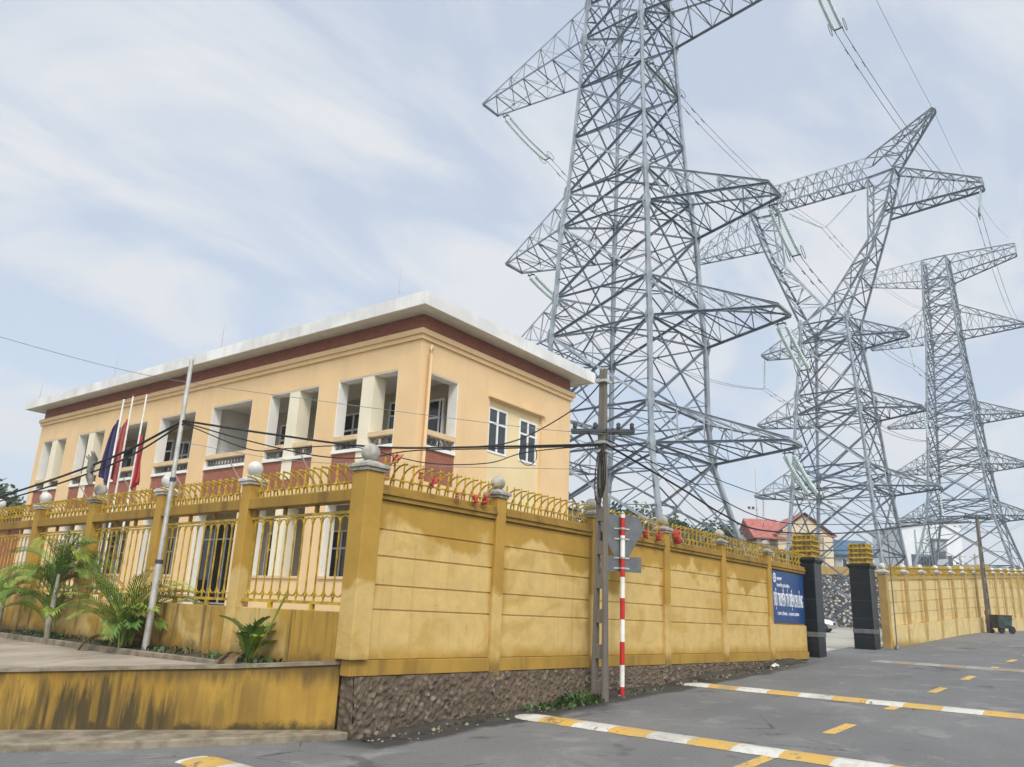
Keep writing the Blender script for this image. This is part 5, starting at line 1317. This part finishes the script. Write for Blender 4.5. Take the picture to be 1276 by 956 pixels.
def weeds(b, c, r, n, h):
    for i in range(n):
        a = random.uniform(0, 2 * PI); d = r * math.sqrt(random.random()); p = Vector((c[0] + d * math.cos(a) * 1.5, c[1] + d * math.sin(a) * .6, c[2]))
        az = random.uniform(0, 2 * PI); e = Vector((math.cos(az), math.sin(az), 0)); hh = h * random.uniform(.4, 1.1) * (1 - .5 * d / r); wv = Vector((-e.y, e.x, 0)) * random.uniform(.008, .03)
        b.add([p - wv * .4, p + wv * .4, p + e * hh * .25 + Vector((0, 0, hh * .6)) + wv, p + e * hh * .25 + Vector((0, 0, hh * .6)) - wv, p + e * hh * .6 + Vector((0, 0, hh * .85))], [(0, 1, 2, 3), (3, 2, 4)])
random.seed(31); b = MB()
weeds(b, (12.35, 8.5, rz(12.4) + .01), .45, 380, .27); weeds(b, (11.5, 8.5, rz(11.5) + .01), .5, 150, .16)
tag(b.build('weed_clump', m_weed), 'clump of dark green weeds at the foot of the slotted concrete pole', 'weeds')
b = MB()
for k in range(40):
    y = random.uniform(10, 20); weeds(b, (random.uniform(7.1, 7.3), y, 1.04), .2, 14, .16)
tag(b.build('ground_cover', m_weed), 'low weeds growing in the soil strip under the palms', 'weeds', kind='stuff')
b = MB()
for k in range(26):
    x = random.uniform(9, 21); weeds(b, (x, 8.5, rz(x) + .02), .16, 7, .09)
tag(b.build('verge_weeds', m_weed), 'sparse tufts of weeds along the dirt verge', 'weeds', kind='stuff')

def tree(base, H_, rad, label, n=2200, seed=1, ls=.16, group='trees beyond the walls', trunk_h=.45):
    random.seed(seed); T = thing('leafy_tree', label, 'tree', base, group); B0 = Vector(base)
    b = MB(); top = B0 + Vector((0, 0, H_ * trunk_h)); b.tube([B0, B0.lerp(top, .5) + Vector((.1, 0, 0)), top], [H_ * .03, H_ * .022, H_ * .016], 8)
    lobes = []
    for k in range(11):
        a = random.uniform(0, 2 * PI); d = rad * random.uniform(.2, .8); z = H_ * random.uniform(trunk_h + .02, .9)
        c = B0 + Vector((d * math.cos(a), d * math.sin(a), z)); lobes.append((c, rad * random.uniform(.26, .5)))
        b.tube([top, top.lerp(c, .5) + Vector((0, 0, .2)), c], [H_ * .012, H_ * .007, H_ * .002], 5, False)
    b.build('trunk', m_bark, T); b = MB()
    for i in range(n):
        c, r = random.choice(lobes); d = Vector((random.gauss(0, 1), random.gauss(0, 1), random.gauss(0, .8))).normalized() * r * random.random() ** .45 * random.choice((1, 1, 1, 1.25))
        p = c + d; u = Vector((random.gauss(0, 1), random.gauss(0, 1), random.gauss(0, .6))).normalized(); v = u.cross(Vector((random.gauss(0, 1), random.gauss(0, 1), random.gauss(0, 1)))).normalized(); s = ls * random.uniform(.6, 1.4)
        b.add([p - u * s, p + v * s * .45, p + u * s, p - v * s * .45], [(0, 1, 2, 3)])
    b.build('crown', m_leaf, T)
tree((15.2, 50, .9), 7.0, 2.6, 'bushy green tree left of the office building, at the left edge', 2600, 3, .2)
tree((50.5, 33.0, 1.4), 9.2, 3.2, 'dark green tree behind the base of the nearest pylon, left of the slotted pole top', 2200, 4, .24)
tree((53.5, 30.5, 1.4), 8.6, 3.0, 'dark green tree behind the pylon legs, right of the striped post', 2200, 5, .24)
tree((57.0, 28.0, 1.4), 8.4, 2.8, 'dark green tree behind the right leg of the nearest pylon', 2000, 6, .24)
tree((86.0, 32.2, 5.0), 5.2, 2.0, 'green bush below the terrace of the red roofed house', 1200, 7, .22)
tree((138.0, 25.7, 3.5), 8.8, 2.4, 'small olive tree peeping over the far wall, left of the far pole', 900, 8, .3)
# litter
for p, s, lb in (((21.1, 8.5), .22, 'crumpled white litter lying in the dirt below the blue sign'),):
    b = MB(); random.seed(int(p[0])); z = rz(p[0]) + .012; vs = [(p[0] + s * math.cos(2 * PI * i / 9) * random.uniform(.6, 1.1), p[1] + .6 * s * math.sin(2 * PI * i / 9) * random.uniform(.6, 1.1), z + random.uniform(0, .05)) for i in range(9)] + [(p[0], p[1], z + .1)]
    b.add(vs, [(i, (i + 1) % 9, 9) for i in range(9)]); b.add(vs[:9], [tuple(range(9))[::-1]]); tag(b.build('litter', m_paper), lb, 'litter', 'litter by the road')

# ------------------------------------------------------------------ thin air that softens the far pylons
b = MB(); b.box(-660, 660, -660, 660, -3.5, 64)
mh = bpy.data.materials.new('haze_air'); mh.use_nodes = True; t_ = mh.node_tree; t_.nodes.clear()
ho = t_.nodes.new('ShaderNodeOutputMaterial'); hv = t_.nodes.new('ShaderNodeVolumePrincipled'); hv.inputs['Color'].default_value = (.86, .92, .98, 1); hv.inputs['Density'].default_value = .0009; hv.inputs['Anisotropy'].default_value = .2
t_.links.new(hv.outputs[0], ho.inputs['Volume'])
tag(b.build('haze', mh), 'pale thin haze in the air', 'haze', kind='stuff')
SC.cycles.volume_bounces = 1
